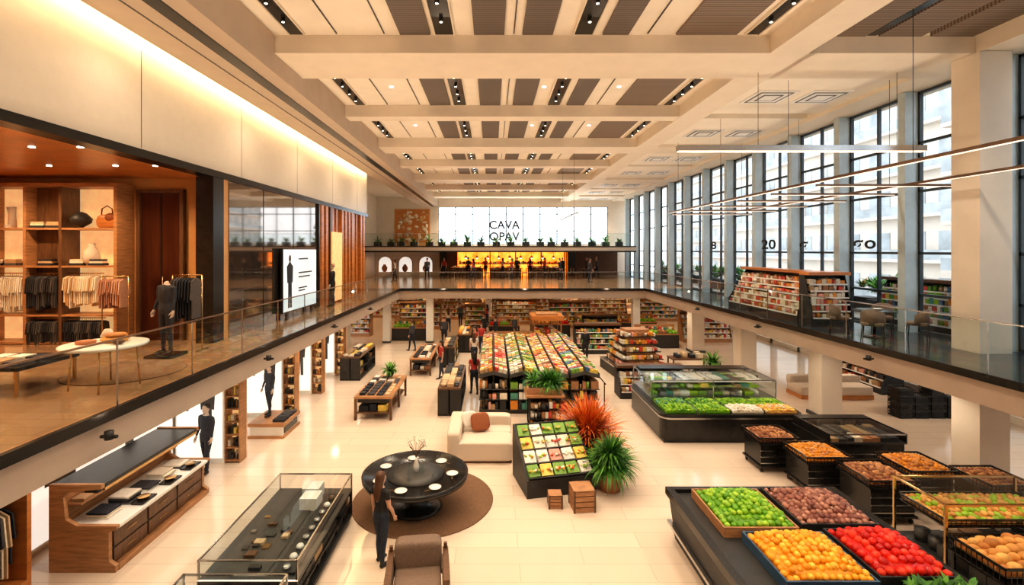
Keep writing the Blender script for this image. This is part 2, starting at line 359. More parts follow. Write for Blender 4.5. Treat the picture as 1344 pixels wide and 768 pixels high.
# ceiling
simple('ceiling',-13.2,13.0,-3,47,CR+.02,CR+.3,PANEL)
b=B()
b.bx(6.5,7.4,-3,46.4,CZ,CR+.02,CEIL); b.bx(11.3,12.95,-3,46.4,CZ,CR+.02,CEIL)
wide=[(-.5,1.3),(5.6,7.2),(11.4,13.1),(21.8,23.3),(32,33.5),(42,43.5)]; nar=[(16.9,17.5),(27,27.6),(37.4,38)]
for y0,y1 in wide: 
    b.bx(-5.1,6.5,y0,y1,CZ,CR+.02,CEIL); b.bx(7.4,11.3,y0,y1,CZ,CR+.02,CEIL)
for y0,y1 in nar: b.bx(-5.1,6.5,y0,y1,CZ+.02,CR+.02,CEIL)
b.done('ceiling_beams')
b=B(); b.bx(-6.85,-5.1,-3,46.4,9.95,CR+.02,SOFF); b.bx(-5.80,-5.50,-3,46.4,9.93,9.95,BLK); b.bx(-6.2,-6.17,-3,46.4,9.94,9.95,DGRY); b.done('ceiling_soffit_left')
rows=[]; ed=sorted(wide+nar)
for i in range(len(ed)-1): rows.append((ed[i][1],ed[i+1][0]))
rows.append((43.5,46.4))
b=B(); sp=B()
for (y0,y1) in rows:
    a=y0+.12;c=y1-.12
    for x,w,k in ((-4.5,.32,'s'),(-1.78,.7,'v'),(-1.1,.42,'s'),(-.07,.7,'v'),(1.05,.7,'v'),(2.1,.42,'s'),(2.85,.6,'v'),(4.95,1.4,'w'),(6.0,.3,'s')):
        if k=='s':
            b.bx(x-w/2,x+w/2,a,c,CR-.02,CR+.02,BLK)
            b.bx(x-w/2-.02,x-w/2,a,c,CR-.05,CR+.02,CEIL); b.bx(x+w/2,x+w/2+.02,a,c,CR-.05,CR+.02,CEIL)
            for t in (.2,.4,.6,.8):
                yy=a+(c-a)*t; sp.cyl(x,yy,CR-.10,CR-.02,.045,BLKM,10); sp.cyl(x,yy,CR-.104,CR-.10,.028,SPOTM,10)
        else: b.bx(x-w/2,x+w/2,a,c,CR-.03,CR+.02,VENT if k=='v' else VENT2)
    for x in (-3.6,-2.5,.5,3.6): b.bx(x-.012,x+.012,a,c,CR-.005,CR+.02,DGRY)
    for x in (-3.1,1.6,3.9):
        sp.cyl(x,(a+c)/2,CR-.0,CR+.02,.05,SPOTM,12)
b.done('ceiling_vent_panels'); sp.done('ceiling_track_spotlights')
b=B()
for (y0,y1) in rows:
    if y1<12:
        for x0 in (7.6,8.9,10.1): b.bx(x0,x0+1.0,y0+.15,y1-.15,CR-.08,CR+.02,VENT2)
        b.bx(8.65,8.85,y0+.15,y1-.15,CR-.06,CR+.02,BLK)
    else:
        b.bx(7.4,11.3,y0,y1,CZ+.12,CR+.02,PANEL)
        for x0 in (7.9,9.5):
            yc=(y0+y1)/2; b.bx(x0,x0+1.2,yc-.6,yc+.6,CZ+.08,CZ+.12,WHITE)
            for q in (.1,.16,.3,.36): b.bx(x0+q,x0+1.2-q,yc-.6+q,yc+.6-q,CZ+.08-q*.06,CZ+.085-q*.05,DGRY if q in (.1,.3) else WHITE)
b.done('ceiling_air_diffusers')
# left wall
b=B(); b.bx(-7.5,-7.2,-3,28,7.85,CR+.02,BAND)
for y in range(-2,28,4): b.bx(-7.2,-7.195,y,y+.012,7.9,9.9,DGRY)
b.bx(-7.5,-7.12,-3,28,7.68,7.85,BLK)
b.done('wall_left_upper')
b=B(); b.bx(-7.12,-6.90,-2.5,27.9,10.15,10.19,LED); b.done('cove_led_strip')
simple('wall_left_return',-13.2,-7.5,27.7,28,F2,CR,WALL)
simple('wall_left_far',-13.2,-11,28,46.4,F2,CR,WALL)
# store shell
simple('wall_store_back',-13.2,-7.2,13.0,13.3,F2,7.7,TANW)
simple('wall_store_side',-13.2,-13.0,-3,13,F2,7.7,TANW)
simple('ceiling_store',-13.2,-7.2,-3,13.3,7.7,7.85,ORW)
b=B()
for y in (2,4.5,7,9,11):
    for x in (-11.5,-10,-8.5,-7.6): b.cyl(x,y,7.69,7.7,.05,SPOTM,12)
b.done('store_recessed_downlights')
b=B(); b.bx(-9.3,-8.25,12.93,12.99,F2,7.3,BRONZ); b.bx(-8.79,-8.76,12.91,12.93,F2,7.3,BLK); b.bx(-9.4,-9.3,12.86,12.99,F2,7.4,WAL); b.bx(-9.3,-8.25,12.86,12.99,7.3,7.4,WAL); b.bx(-8.25,-8.15,12.86,12.99,F2,7.4,WAL)
b.tube([(-8.7,12.87,4.3),(-8.7,12.87,5.1)],.015,GOLD,8); b.done('door_1')
simple('storefront_column',-7.6,-7.15,12.5,12.99,F2,7.68,BLK)
b=B(); b.bx(-7.3,-7.18,13.31,20,F2,7.68,MIRR)
for y in (15.3,17.6): b.bx(-7.18,-7.17,y,y+.02,F2,7.68,BLK)
b.bx(-7.3,-7.1,20.0,20.1,F2,7.68,BLK)
b.done('mirror_wall_panel')
b=B(); b.bx(-7.5,-7.4,20.12,27.69,F2,7.68,ORW)
y=20.3
while y<27.4:
    b.bx(-7.4,-7.1 if int(y*10)%3 else -7.2,y,y+.28,F2,7.68,ORW if R.random()<.6 else WAL); y+=.55
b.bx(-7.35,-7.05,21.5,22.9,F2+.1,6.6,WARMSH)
b.done('wood_fin_wall')
b=B(); b.bx(-7.08,-7.0,16.3,19.4,F2+.25,F2+2.45,BLK); b.bx(-7.0,-6.99,16.34,19.36,F2+.29,F2+2.41,SCREEN)
b.bx(-7.06,-7.0,16.6,16.8,F2,F2+.25,BLK);b.bx(-7.06,-7.0,18.9,19.1,F2,F2+.25,BLK)
SIL=[(-.02,0),(-.14,0),(-.13,.8),(-.2,.78),(-.23,1.3),(-.1,1.38),(-.05,1.43),(.05,1.43),(.1,1.38),(.23,1.3),(.2,.78),(.13,.8),(.14,0),(.02,0),(0,.7)]
b.ext([(x*1.1,z*1.1) for x,z in SIL],(-6.99,16.85,3.8),(0,1,0),(0,0,1),(1,0,0),.006,SUIT); b.sph((-6.985,16.85,5.5),(.006,.1,.13),HAIR,10,8)
for z,w in ((5.45,.9),(4.95,1.3),(4.8,1.1),(4.4,.8),(4.3,.6)): b.bx(-6.99,-6.985,17.6,17.6+w,z,z+.05,DGRY)
b.done('digital_advert_screen')
# ground left walls
b=B(); b.bx(-9.0,-8.7,-3,30,0,SB,WALL); b.done('wall_left_ground')
for y0,y1 in ((9.0,13.2),(13.7,16.9),(17.4,19.6),(20.1,22.5)):
    x=-8.7
    b=B(); b.bx(x,x+.06,y0,y1,.1,SB-.1,WHITE); b.bx(x+.06,x+.07,y0+.06,y1-.06,.16,SB-.16,LBOX)
    b.ext(SIL,(x+.07,(y0+y1)/2+.5,.7),(0,1,0),(0,0,1),(1,0,0),.006,DGRY)
    for z,w in ((2.2,.9),(2.0,.6),(1.2,.7)): b.bx(x+.07,x+.076,y0+.4,y0+.4+w,z,z+.07,DGRY)
    b.done('lightbox_wall_panel')
def finpanel(y,x0=-8.62,xm=-7.28,x1=-6.86,fig=True):
    b=B(); b.bx(x0,xm,y,y+.4,0,2.62,WHITE); b.bx(x0+.05,xm-.05,y-.012,y,.14,2.54,LBOX)
    c=(x0+xm)/2
    b.ext([(u*.9,v*.9) for u,v in SIL],(c+.22,y-.012,.75),(1,0,0),(0,0,1),(0,-1,0),.006,CLDK[3]); b.sph((c+.22,y-.015,2.13),(.085,.006,.11),HAIR,10,8)
    for z,w in ((2.3,.4),(2.15,.3),(1.5,.34),(1.42,.26)): b.bx(x0+.12,x0+.12+w,y-.018,y-.012,z,z+.05,DGRY)
    b.bx(xm,xm+.03,y,y+.4,0,2.5,OAK); b.bx(x1-.03,x1,y,y+.4,0,2.5,OAK); b.bx(xm,x1,y+.36,y+.4,0,2.5,WARMSH); b.bx(xm,x1,y,y+.4,2.47,2.5,OAK)
    for z in (.05,.4,.75,1.1,1.45,1.8,2.15):
        b.bx(xm+.03,x1-.03,y,y+.36,z,z+.025,OAK); goods(b,xm+.04,x1-.04,y+.08,y+.3,z+.025,DARKP+WARM[:3],(.12,.24),.08)
    return b.done('poster_panel_with_shelf')
finpanel(13.25); finpanel(16.95); finpanel(19.65); finpanel(22.55)
# far walls
b=B(); b.bx(-13.2,-5.1,46.4,46.7,F2,CR,WALL); b.bx(-5.1,11,46.4,46.7,F2,6.3,WALL); b.bx(-5.1,11,46.4,46.7,9.85,CR,WALL); b.bx(11,13,46.4,46.7,F2,CR,WALL); b.bx(-13.2,17,46.4,46.7,0,SB,WALL); b.done('wall_far')
b=B()
for i in range(11): x=-5.1+i*1.61; b.bx(x-.04,x+.04,46.4,46.5,6.3,9.85,FRAME)
for z in (6.3,7.6,9.2,9.85): b.bx(-5.1,11,46.4,46.5,z-.03,z+.03,FRAME)
b.bx(-5.1,11,46.5,46.52,6.3,9.85,GLASS); b.done('window_far')
b=B(); b.bx(-9.3,-5.9,46.34,46.39,6.12,9.7,TANW); b.bx(-9.2,-6.0,46.31,46.34,6.5,9.6,ORW)
for i in range(60):
    x=R.uniform(-9,-6.2);z=R.uniform(6.7,9.4); b.sph((x,46.3,z),(R.uniform(.08,.25),.02,R.uniform(.08,.25)),R.choice(CLTN+[GOLD]),8,5)
b.done('decorative_relief_panel')
# mezzanine
b=B(); b.bx(-11,11.8,40,46.39,5.65,6.1,WALL); b.bx(-11,11.8,39.94,40,5.6,5.72,BLK); b.bx(-11,11.8,39.95,40,6.02,6.12,DGRY); b.done('floor_mezzanine')
rail('glass_balustrade',(-10.9,40.1,0),(11.7,40.1,0),6.1,14)
b=B(); x=-9.5
while x<11.3:
    b.bx(x-.3,x+.3,40.4,40.8,6.1,6.45,BLKM); leafy(b,(x,40.6,6.45),R.randint(10,30),R.uniform(.5,.95),LG,1.1,.05); x+=R.uniform(.8,1.3)
b.done('planter_box_row')
# restaurant beneath mezzanine
b=B()
b.bx(-12,-4.8,45.6,46.3,F2,5.64,WALL)
b.bx(-4.8,-4.2,44.5,46.3,F2,5.64,BLK); b.bx(-4.2,-3.3,45.8,46.3,F2,5.64,WAL); b.bx(-3.3,6.9,45.9,46.3,F2,5.64,ORGL); b.bx(6.9,7.6,44.5,46.3,F2,5.64,BLK); b.bx(7.6,11.8,45.9,46.3,F2,5.64,WAL)
for x in (-3.3,-.2,2.2,4.6,6.8): b.bx(x-.05,x+.05,45.75,45.9,F2,5.64,WAL)
b.bx(-3.2,6.7,45.6,45.9,4.45,4.5,BLK); goods(b,-3.1,6.6,45.65,45.85,4.5,[PROD[1],PROD[0],PROD[11],PROD[6],BLK,CLTN[1]],(.1,.28),.16,cyl=.6)
b.done('wall_restaurant_back')
for x in (-10.0,-8.1,-6.2):
    b=B(); pts=[(-.6,0),(.6,0),(.6,.8)]+[(.6*math.cos(t*math.pi/10),.8+.6*math.sin(t*math.pi/10)) for t in range(1,10)]+[(-.6,.8)]
    b.ext(pts,(x,45.58,3.75),(1,0,0),(0,0,1),(0,-1,0),.03,LBOX)
    p2=[(a*1.15,c*1.08-.05) for a,c in pts]; b.ext(p2,(x,45.59,3.75),(1,0,0),(0,0,1),(0,-1,0),.015,TANW)
    b.lathe([(.1,0),(.22,.15),(.28,.4),(.14,.6),(.12,.7)],(x,45.3,3.75),TERRA,12); b.bx(x-.5,x+.5,45.0,45.59,F2,3.75,WHITE); b.done('arched_wall_niche')
b=B()
for x0,x1 in ((-3.8,-.8),(-.2,2.6),(3.2,6.4)):
    b.bx(x0,x1,43.5,44.1,F2,F2+.7,WAL); b.bx(x0-.05,x1+.05,43.45,44.15,F2+.7,F2+.76,BLK); goods(b,x0+.1,x1-.1,43.6,44,F2+.76,WARM,(.08,.25),.16)
b.done('restaurant_bar_counter')
b=B()
for x in (-2.4,-1.4,-.4,.6,1.6,2.6,3.6,4.6,5.6): b.tube([(x,44.6,5.64),(x,44.6,5.3)],.01,BLK,6); b.lathe([(.03,.25),(.14,.1),(.16,0)],(x,44.6,5.05),GOLD,12); b.sph((x,44.6,5.06),.08,LED,8,5)
b.done('bar_pendant_lamps')
b=B()
for i in range(7):
    x=-3.6+i*1.9; b.lathe([(.4,.72),(.42,.74),(.4,.76)],(x,41.7,F2),WAL,18); b.cyl(x,41.7,F2,F2+.72,.04,BLK,8)
    for s in (-1,1): b.bx(x+s*.65-.2,x+s*.65+.2,41.5,41.9,F2+.4,F2+.46,TAUPE); b.bx(x+s*.83-.02,x+s*.83+.02,41.5,41.9,F2+.46,F2+.85,TAUPE); [b.bx(x+s*.65+p-.02,x+s*.65+p+.02,41.7+q-.02,41.7+q+.02,F2,F2+.4,BLK) for p in (-.17,.17) for q in (-.17,.17)]
b.done('restaurant_seating_row')
# right window wall
YS=[3.5,6.2,8.9]+[11.6+2.7*i for i in range(13)]
k=0
for i,y in enumerate(YS):
    b=B(); big=abs(y-11.6)<.1
    if big: b.bx(11.25,12.0,y-.35,y+.35,F2,CZ-.01,WALL); b.bx(12.0,12.5,y-.12,y+.12,F2,CZ-.01,PIER)
    else: b.bx(12.0,12.5,y-.13,y+.13,F2,CZ-.01,PIER)
    b.done('window_pier')
    if i<len(YS)-1:
        k+=1; y1=YS[i+1]; b=B(); x=12.42
        a,c=y+.14,y1-.14
        for z in (F2+.05,4.5,5.7,7.5,8.9,CZ-.06): b.bx(x-.05,x+.05,a,c,z-.035,z+.035,FRAME)
        for yy in (a+.03,(a+c)/2,c-.03): b.bx(x-.05,x+.05,yy-.03,yy+.03,F2+.01,CZ-.02,FRAME)
        b.bx(x-.01,x+.01,a,c,F2,CZ,GLASS); b.done('window_%d'%k)
for y in (6.2,11.6,17.0,22.4,27.8):
    b=B(); b.bx(11.25,11.95,y-.35,y+.35,0,SB-.01,WALL); b.bx(11.2,12.0,y-.4,y+.4,0,.12,DGRY); b.done('column')
for x,y in ((-3.9,30.6),(9.0,30.6),(-6.6,30.6),(-.3,38),(5,38)):
    b=B(); b.bx(x-.22,x+.22,y-.22,y+.22,0,SB-.01,WHITE); b.bx(x-.25,x+.25,y-.25,y+.25,0,.1,DGRY); b.done('column')
simple('floor_terrace',13.0,19,-3,47,SB,F2-.1,FASC)
b=B()
for i in range(19):
    y=-2+i*2.7; b.bx(17.4,17.7,y-.12,y+.12,0,SB,PIER)
b.bx(17.4,17.7,-3,47,0,.25,WALL); b.bx(17.4,17.7,-3,47,2.5,SB,WALL); b.bx(17.52,17.54,-3,47,.25,2.5,GLASS); b.done('window_ground_right')
simple('wall_left_ground_end',-13.2,-13.0,30,46.39,0,SB,WALL)
simple('wall_behind',-13.2,19,-3.3,-3.0,0,CR+.3,WALL)
# exterior
simple('exterior_ground',17.7,90,-40,140,-.5,-.2,M('paving',(.45,.43,.4),.8))
EXW=M('facade_stone',(.74,.66,.57),.7,n=.06,sc=.4); EXG=M('facade_glass',(.42,.45,.46),.25,m=.1,n=.3,sc=.5)
def building(x0,x1,y0,y1,h,fl=3.6,w=3.4):
    b=B(); b.bx(x0,x1,y0,y1,-.2,h,EXW); z=1.
    while z<h-2:
        y=y0+1
        while y<y1-2:
            b.bx(x0-.05,x0,y,y+w*.66,z,z+2.3,EXG); b.bx(x0-.12,x0-.05,y+w*.3,y+w*.3+.1,z,z+2.3,EXW); y+=w
        b.bx(x0-.9,x0,y0,y1,z-.6,z-.3,EXW); b.bx(x0-.9,x0-.85,y0,y1,z-.3,z+.6,EXG); z+=fl
    return b.done('neighbour_building')
building(34,50,-10,36,30); building(40,60,40,80,20,4.2,4); building(50,70,90,135,34)
b=B()
for i in range(26):
    y=6+i*1.5; x=R.uniform(14.6,15.6)
    b.bx(x-.35,x+.35,y-.7,y+.7,F2-.1,F2+.5,BLKM)
    for q in range(7): leafy(b,(x+R.uniform(-.3,.3),y+R.uniform(-.6,.6),F2+.5+R.uniform(0,.5)),34,R.uniform(.4,.7),LG+[LG[1]]+([LO[1]] if (i+q)%3==0 else []),1.1,.045,seg=3)
b.done('terrace_planter_hedge')
def tiered(name,L,D,H,tiers,pal,loc,rz,cap=WAL,body=BLKM,h=(.12,.2)):
    """shelf running along local X, goods facing -Y"""
    b=B(); b.bx(-L/2,L/2,-D/2,D/2-.06,0,.25,body); b.bx(-L/2,L/2,D/2-.06,D/2,0,H,body)
    for e in (-L/2-.03,L/2): b.ext([(-D/2,0),(D/2,0),(D/2,H),(D/2-.25,H),(-D/2,.4)],(e,0,0),(0,1,0),(0,0,1),(1,0,0),.03,body)
    for i in range(tiers):
        t=i/tiers; z=.25+t*(H-.35); y0=-D/2+t*(D-.4); b.bx(-L/2+.03,L/2-.03,y0,D/2-.06,z,z+.03,DGRY)
        b.bx(-L/2+.03,L/2-.03,y0-.01,y0,z-.01,z+.04,WHITE)
        goods(b,-L/2+.05,L/2-.05,y0+.03,min(y0+.33,D/2-.08),z+.03,pal,h,.14,.15)
    b.bx(-L/2-.03,L/2+.03,D/2-.5,D/2,H,H+.1,cap)
    return b.done(name,loc=loc,rz=rz)
tiered('terrace_produce_shelf',4.2,.7,1.5,6,PROD+APPLE,(13.45,14.6,F2-.1),-math.pi/2)
# ================================================================= PENDANTS
b=B()
def bar(b,p0,p1,w=.09,h=.06):
    x0,x1=sorted((p0[0],p1[0]));y0,y1=sorted((p0[1],p1[1])); z=p0[2]
    if x1-x0>y1-y0: y0-=w/2;y1+=w/2
    else: x0-=w/2;x1+=w/2
    b.bx(x0,x1,y0,y1,z,z+h,BRZ); b.bx(x0+.02,x1-.02,y0+.02,y1-.02,z-.012,z,LEDW)
bar(b,(8.2,6.5,7.5),(8.2,22.5,7.5)); bar(b,(11.0,9,7.5),(11.0,22.5,7.5))
for y in (12.4,14.4,16.4,18.4,20.4,22.4): bar(b,(8.25,y,7.42),(11.9,y,7.42),.08,.05)
for x in (8.2,11.0):
    for y in (9.5,13.5,17.5,21.5): b.tube([(x,y,7.56),(x,y,CZ+.1)],.006,BLK,5)
b.done('linear_pendant_frame')
b=B(); b.bx(4.8,11.2,12.55,12.75,8.36,8.5,CHR); b.bx(4.82,11.18,12.57,12.73,8.34,8.36,LEDW)
for x in (6.9,10.5): b.tube([(x,12.65,8.5),(x,12.65,CR)],.006,BLK,5)
b.done('linear_pendant_lamp')
b=B(); bar(b,(4.2,24,7.6),(4.2,30,7.6)); 
for y in (25,29): b.tube([(4.2,y,7.66),(4.2,y,CR)],.006,BLK,5)
b.done('linear_pendant_lamp')
def text(name,s,size,loc,rot,mat,ext=.02):
    cu=bpy.data.curves.new(name,'FONT'); cu.body=s; cu.size=size; cu.extrude=ext; cu.align_x='CENTER'; cu.offset=size*.02
    o=bpy.data.objects.new('t',cu); S.collection.objects.link(o); dg=bpy.context.evaluated_depsgraph_get(); dg.update()
    me=bpy.data.meshes.new_from_object(o.evaluated_get(dg)); bpy.data.objects.remove(o); me.materials.clear(); me.materials.append(mat)
    q=bpy.data.objects.new(name,me); S.collection.objects.link(q); q.location=loc; q.rotation_euler=rot; return q
text('window_letter_sign','CAVA\nOPAV',1.1,(1.15,46.33,7.8),(math.pi/2,0,0),BLK,.04)
for x,y,s in ((11.9,15.6,'\u00f8o'),(11.9,18.6,'\u00f8'),(11.9,21.0,'20'),(11.9,26.2,'8')):
    text('hanging_number_sign',s,.55,(x,y,5.85),(math.pi/2,0,math.radians(-30)),BLKM)
# ================================================================= STORE CONTENT
b=B(); yb,yf=12.95,12.35
for x in (-12.95,-11.85,-10.95,-9.55): b.bx(x-.04,x+.04,yf,yb,F2,7.4,OAK if x!=-10.95 else WAL)
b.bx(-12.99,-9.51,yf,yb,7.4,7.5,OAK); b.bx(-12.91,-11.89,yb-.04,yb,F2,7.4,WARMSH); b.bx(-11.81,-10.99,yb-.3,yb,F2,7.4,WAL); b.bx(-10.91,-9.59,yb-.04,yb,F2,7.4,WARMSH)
for z in (6.34,5.38,4.14,F2+.04): 
    for x0,x1 in ((-12.91,-11.89),(-11.81,-10.99),(-10.91,-9.59)): b.bx(x0,x1,yf,yb-.05 if x0!=-11.81 else yb-.31,z-.03,z+.02,OAK)
for x,z in ((-12.3,5.4),(-10.6,5.4),(-11.4,5.4),(-10.1,5.4),(-11.6,6.36),(-11.2,6.36),(-12.6,5.4)): b.bx(x-.18,x+.18,12.4,12.62,z,z+.06,R.choice(CLDK)); b.bx(x-.17,x+.17,12.42,12.6,z+.06,z+.11,R.choice(CLTN)); b.bx(x-.16,x+.16,12.42,12.6,z+.11,z+.16,R.choice(CLTN+CLDK))
b.lathe([(.1,0),(.2,.12),(.17,.35),(.07,.5),(.09,.56)],(-10.35,12.6,5.4),CREAMF,16)
b.lathe([(.02,0),(.22,.14),(.24,.25),(.12,.38),(.03,.42)],(-10.62,12.6,6.36),BLKM,12)
b.tube([(-12.4,12.6,6.36),(-12.4,12.6,6.7),(-12.42,12.6,6.9)],[(.09,.1),(.07,.08),(.1,.1)],CREAMF,12); b.tube([(-12.4,12.62,6.4),(-12.4,12.42,6.39)],[.07,.05],CREAMF,10)
garments(b,(-12.9,12.55,5.2),(-11.9,12.55,5.2),CLWH,1.1,.055,.8)
garments(b,(-11.8,12.45,5.2),(-11.0,12.45,5.2),CLDK,1.,.05,.8); garments(b,(-10.9,12.5,5.2),(-9.95,12.5,5.2),CLTN,.95,.05,.8)
garments(b,(-11.8,12.45,4.06),(-11.0,12.45,4.06),CLDK,.72,.05,.7); garments(b,(-10.9,12.5,4.06),(-9.9,12.5,4.06),CLDK,.72,.05,.7)
b.done('wardrobe_shelving_unit')
b=B(); b.sph((0,0,.17),(.26,.09,.19),ORW,16,10,.7); b.tube([(-.15,0,.3),(-.13,0,.5),(0,0,.58),(.13,0,.5),(.15,0,.3)],.016,WAL,8); b.sph((.1,-.02,.27),(.14,.1,.12),BRWF,12,8); b.done('leather_handbag',loc=(-9.95,12.6,6.36))
b=B(); garments(b,(-9.6,12.0,5.15),(-8.95,12.0,5.15),CLRS,.85,.055,.8); 
for x in (-9.6,-8.95): b.tube([(x,12.0,F2),(x,12.0,5.15)],.014,GOLD,8); b.bx(x-.02,x+.02,11.75,12.25,F2,F2+.03,GOLD)
b.done('clothing_rack')
person('suit_mannequin',(-7.35,11.0,F2+.06),math.pi-.3,1.85,top=SUIT,bot=SUIT,hair=SKIN,longhair=False,voxel=.02,sleeve=1.05,shoes=BLK,skin=MANQ,face=False,wide=1.15,headless=True)
b=B(); garments(b,(-7.6,11.6,5.2),(-6.9,11.6,5.2),CLDK,1.25,.07,.9)
for x in (-7.6,-6.9): b.tube([(x,11.6,F2),(x,11.6,5.2)],.014,GOLD,8); b.bx(x-.02,x+.02,11.35,11.85,F2,F2+.03,GOLD)
b.done('clothing_rack')
simple('mannequin_plinth',-7.65,-7.05,10.7,11.3,F2,F2+.06,BLK)
b=B(); b.lathe([(.62,0),(.64,.02),(.64,.05),(.60,.06)],(0,0,.72),WHITE,32)
for a in range(4): q=a*math.pi/2+.5; b.tube([(.45*math.cos(q),.45*math.sin(q),.72),(.5*math.cos(q),.5*math.sin(q),.0)],.014,GOLD,8)
b.lathe([(.16,.0),(.22,.05),(.18,.09)],(.1,.1,.78),BREAD[0],20); b.lathe([(.12,.0),(.17,.03),(.14,.06)],(.12,.1,.87),BREAD[2],20); b.lathe([(.06,0),(.11,.08),(.05,.2)],(-.15,.25,.78),CREAMF,14); b.lathe([(.14,0),(.15,.05),(.1,.06)],(-.25,-.1,.78),TERRA,16); b.sph((.35,-.15,.83),(.1,.08,.05),WAL,10,6)
b.done('round_display_table',loc=(-6.75,8.5,F2))
b=B(); b.bx(-.6,.6,-.6,.6,.42,.48,BLK)
for x in (-.55,.55):
    for y in (-.55,.55): b.bx(x-.02,x+.02,y-.02,y+.02,0,.42,GOLD)
for i in range(6): b.bx(-.5+.33*(i%3),-.25+.33*(i%3),-.4+.4*(i//3),-.1+.4*(i//3),.48,.53,R.choice(CLTN+CLDK))
b.done('low_display_table',loc=(-8.3,8.5,F2))
b=B(); b.lathe([(1.0,0),(1.02,.008),(1.0,.015)],(0,0,0),RUG,40); b.done('round_rug',loc=(-7.2,9.6,F2))
person('mannequin',(-6.75,20.6,F2),math.pi/2,1.8,top=TBLK,bot=TBLK,hair=SKIN,longhair=False,voxel=.025,sleeve=1.05,skin=MANQ,face=False)
# ================================================================= UPPER RIGHT
tiered('pastry_display_shelf',4.6,1.0,1.6,6,PAST,(10.45,18.2,F2),-math.pi/2,cap=ORW,h=(.10,.18))
tiered('pastry_display_shelf',1.25,.6,1.6,6,PAST,(10.6,15.5,F2),0,cap=ORW,h=(.10,.18))
b=B(); b.lathe([(.50,0),(.52,.015),(.5,.03)],(0,0,.72),BLK,28); b.cyl(0,0,.02,.72,.04,BLK,12); b.lathe([(.26,0),(.26,.02),(.05,.04)],(0,0,0),BLK,20)
b.lathe([(.08,0),(.12,.04),(.08,.05)],(.1,0,.75),WHITE,14); b.done('dining_table',loc=(10.5,13.4,F2))
def chair():
    b=B(); b.cush(-.24,.24,-.22,.24,.42,.52,TAUPE); 
    n=9;vs=[]
    for i in range(n):
        a=math.pi*(i/(n-1)); x=.27*math.cos(a); y=-.02+.27*math.sin(a); hh=.86-.16*abs(2*i/(n-1)-1)**2
        vs+=[(x,y,.44),(x,y,hh),(x*.88,-.02+(y+.02)*.88,hh),(x*.88,-.02+(y+.02)*.88,.44)]
    fs=[]
    for i in range(n-1):
        for k in range(4): a=4*i+k;c=4*i+(k+1)%4; fs.append((a,c,c+4,a+4))
    fs+=[(3,2,1,0),(4*n-4,4*n-3,4*n-2,4*n-1)]
    b.add(vs,fs,TAUPE,True)
    for x in (-.2,.2):
        for y in (-.18,.2): b.tube([(x,y,.44),(x*1.15,y*1.15,0)],[.016,.011],BLK,8)
    return b.done('dining_chair',loc=(9.95,12.75,F2),rz=2.4)
c=chair(); dup(c,(11.15,12.8,F2),-2.4); dup(c,(9.9,13.9,F2),1.0); dup(c,(11.2,14.0,F2),-.8)
# ================================================================= GROUND LEFT
b=B(); L=2.9
prof=[(0,0),(1.2,0),(1.2,.12),(1.08,.2),(1.08,.72),(1.22,.78),(1.22,.84),(.5,.84),(.3,.95),(.26,1.35),(.34,1.44),(.95,1.50),(.95,1.58),(0,1.58)]
for y in (0,L-.08): b.ext(prof,(-.61,y-L/2,0),(1,0,0),(0,0,1),(0,1,0),.08,OAK)
b.bx(-.61,-.4,-L/2+.08,L/2-.08,0,1.5,OAK); b.bx(-.61,.34,-L/2+.08,L/2-.08,1.50,1.56,BLK); b.bx(-.4,.45,-L/2+.08,L/2-.08,.1,.76,DGRY); b.bx(-.4,.60,-L/2+.08,L/2-.08,.76,.82,WHITE); b.bx(-.4,.6,-L/2+.08,L/2-.08,0,.1,OAK)
for i in range(3):
    y0=-L/2+.12+i*.9; b.bx(.45,.475,y0,y0+.85,.4,.72,WAL); b.bx(.45,.475,y0,y0+.85,.1,.37,WAL); b.bx(.475,.49,y0+.3,y0+.55,.54,.56,GOLD); b.bx(.475,.49,y0+.3,y0+.55,.24,.26,GOLD)
b.bx(-.4,-.1,-L/2+.1,L/2-.1,1.15,1.18,OAK); b.bx(.30,.34,-L/2+.08,L/2-.08,1.44,1.5,GOLD); b.bx(-.38,.28,-L/2+.1,L/2-.1,1.485,1.498,LEDW)
for i in range(9):
    y0=-L/2+.2+i*.3; b.bx(-.38,-.14,y0,y0+.22,1.18,1.18+R.uniform(.05,.16),R.choice(DARKP+CLTN+CLWH))
for i in range(5):
    y0=-L/2+.25+i*.52
    for k in range(R.randint(2,4)): b.bx(-.15,.2+R.uniform(0,.1),y0,y0+.36,.82+k*.04,.855+k*.04,R.choice(CLDK+CLWH))
for y in (-.7,.1,.8): b.bx(.3,.55,y,y+.4,.83,.86,BLK); b.lathe([(.08,0),(.12,.05)],(.42,y+.2,.86),GOLD,12)
b.done('oak_display_counter',loc=(-7.35,10.2,0),bevel=.006)
b=B(); b.bx(-8.55,-7.9,8.28,8.36,0,2.6,ORW); b.bx(-8.55,-7.9,6.0,6.08,0,2.6,ORW); b.bx(-8.6,-8.55,6.0,8.36,0,2.6,WAL); b.bx(-8.55,-7.9,6.08,8.28,2.5,2.6,ORW); b.bx(-8.55,-7.9,6.08,8.28,0,.2,ORW)
garments(b,(-8.2,6.1,1.55),(-8.2,8.25,1.55),CLDK+CLTN[:2],1.3,.07,1.0); b.bx(-8.5,-7.95,6.1,8.28,1.75,1.79,WAL); goods(b,-8.4,-8.0,6.2,8.2,1.8,DARKP+CLTN,(.1,.3),.3,.3,cyl=0)
b.done('open_wardrobe')
m3=person('suit_mannequin',(-7.45,12.7,0),math.pi-.35,1.78,top=SUIT,bot=SUIT,hair=HAIRB,longhair=False,voxel=.014,sleeve=.96,skin=MANQ,face=True,wide=1.15,stride=.08)
b=B(); b.bx(-.55,.55,-.65,.65,0,.08,OAK); b.bx(-.5,.5,-.6,.6,.08,.36,WHITE); b.bx(-.55,.55,-.65,.65,.36,.46,OAK); b.bx(.5,.52,-.5,.5,.12,.3,BLK)
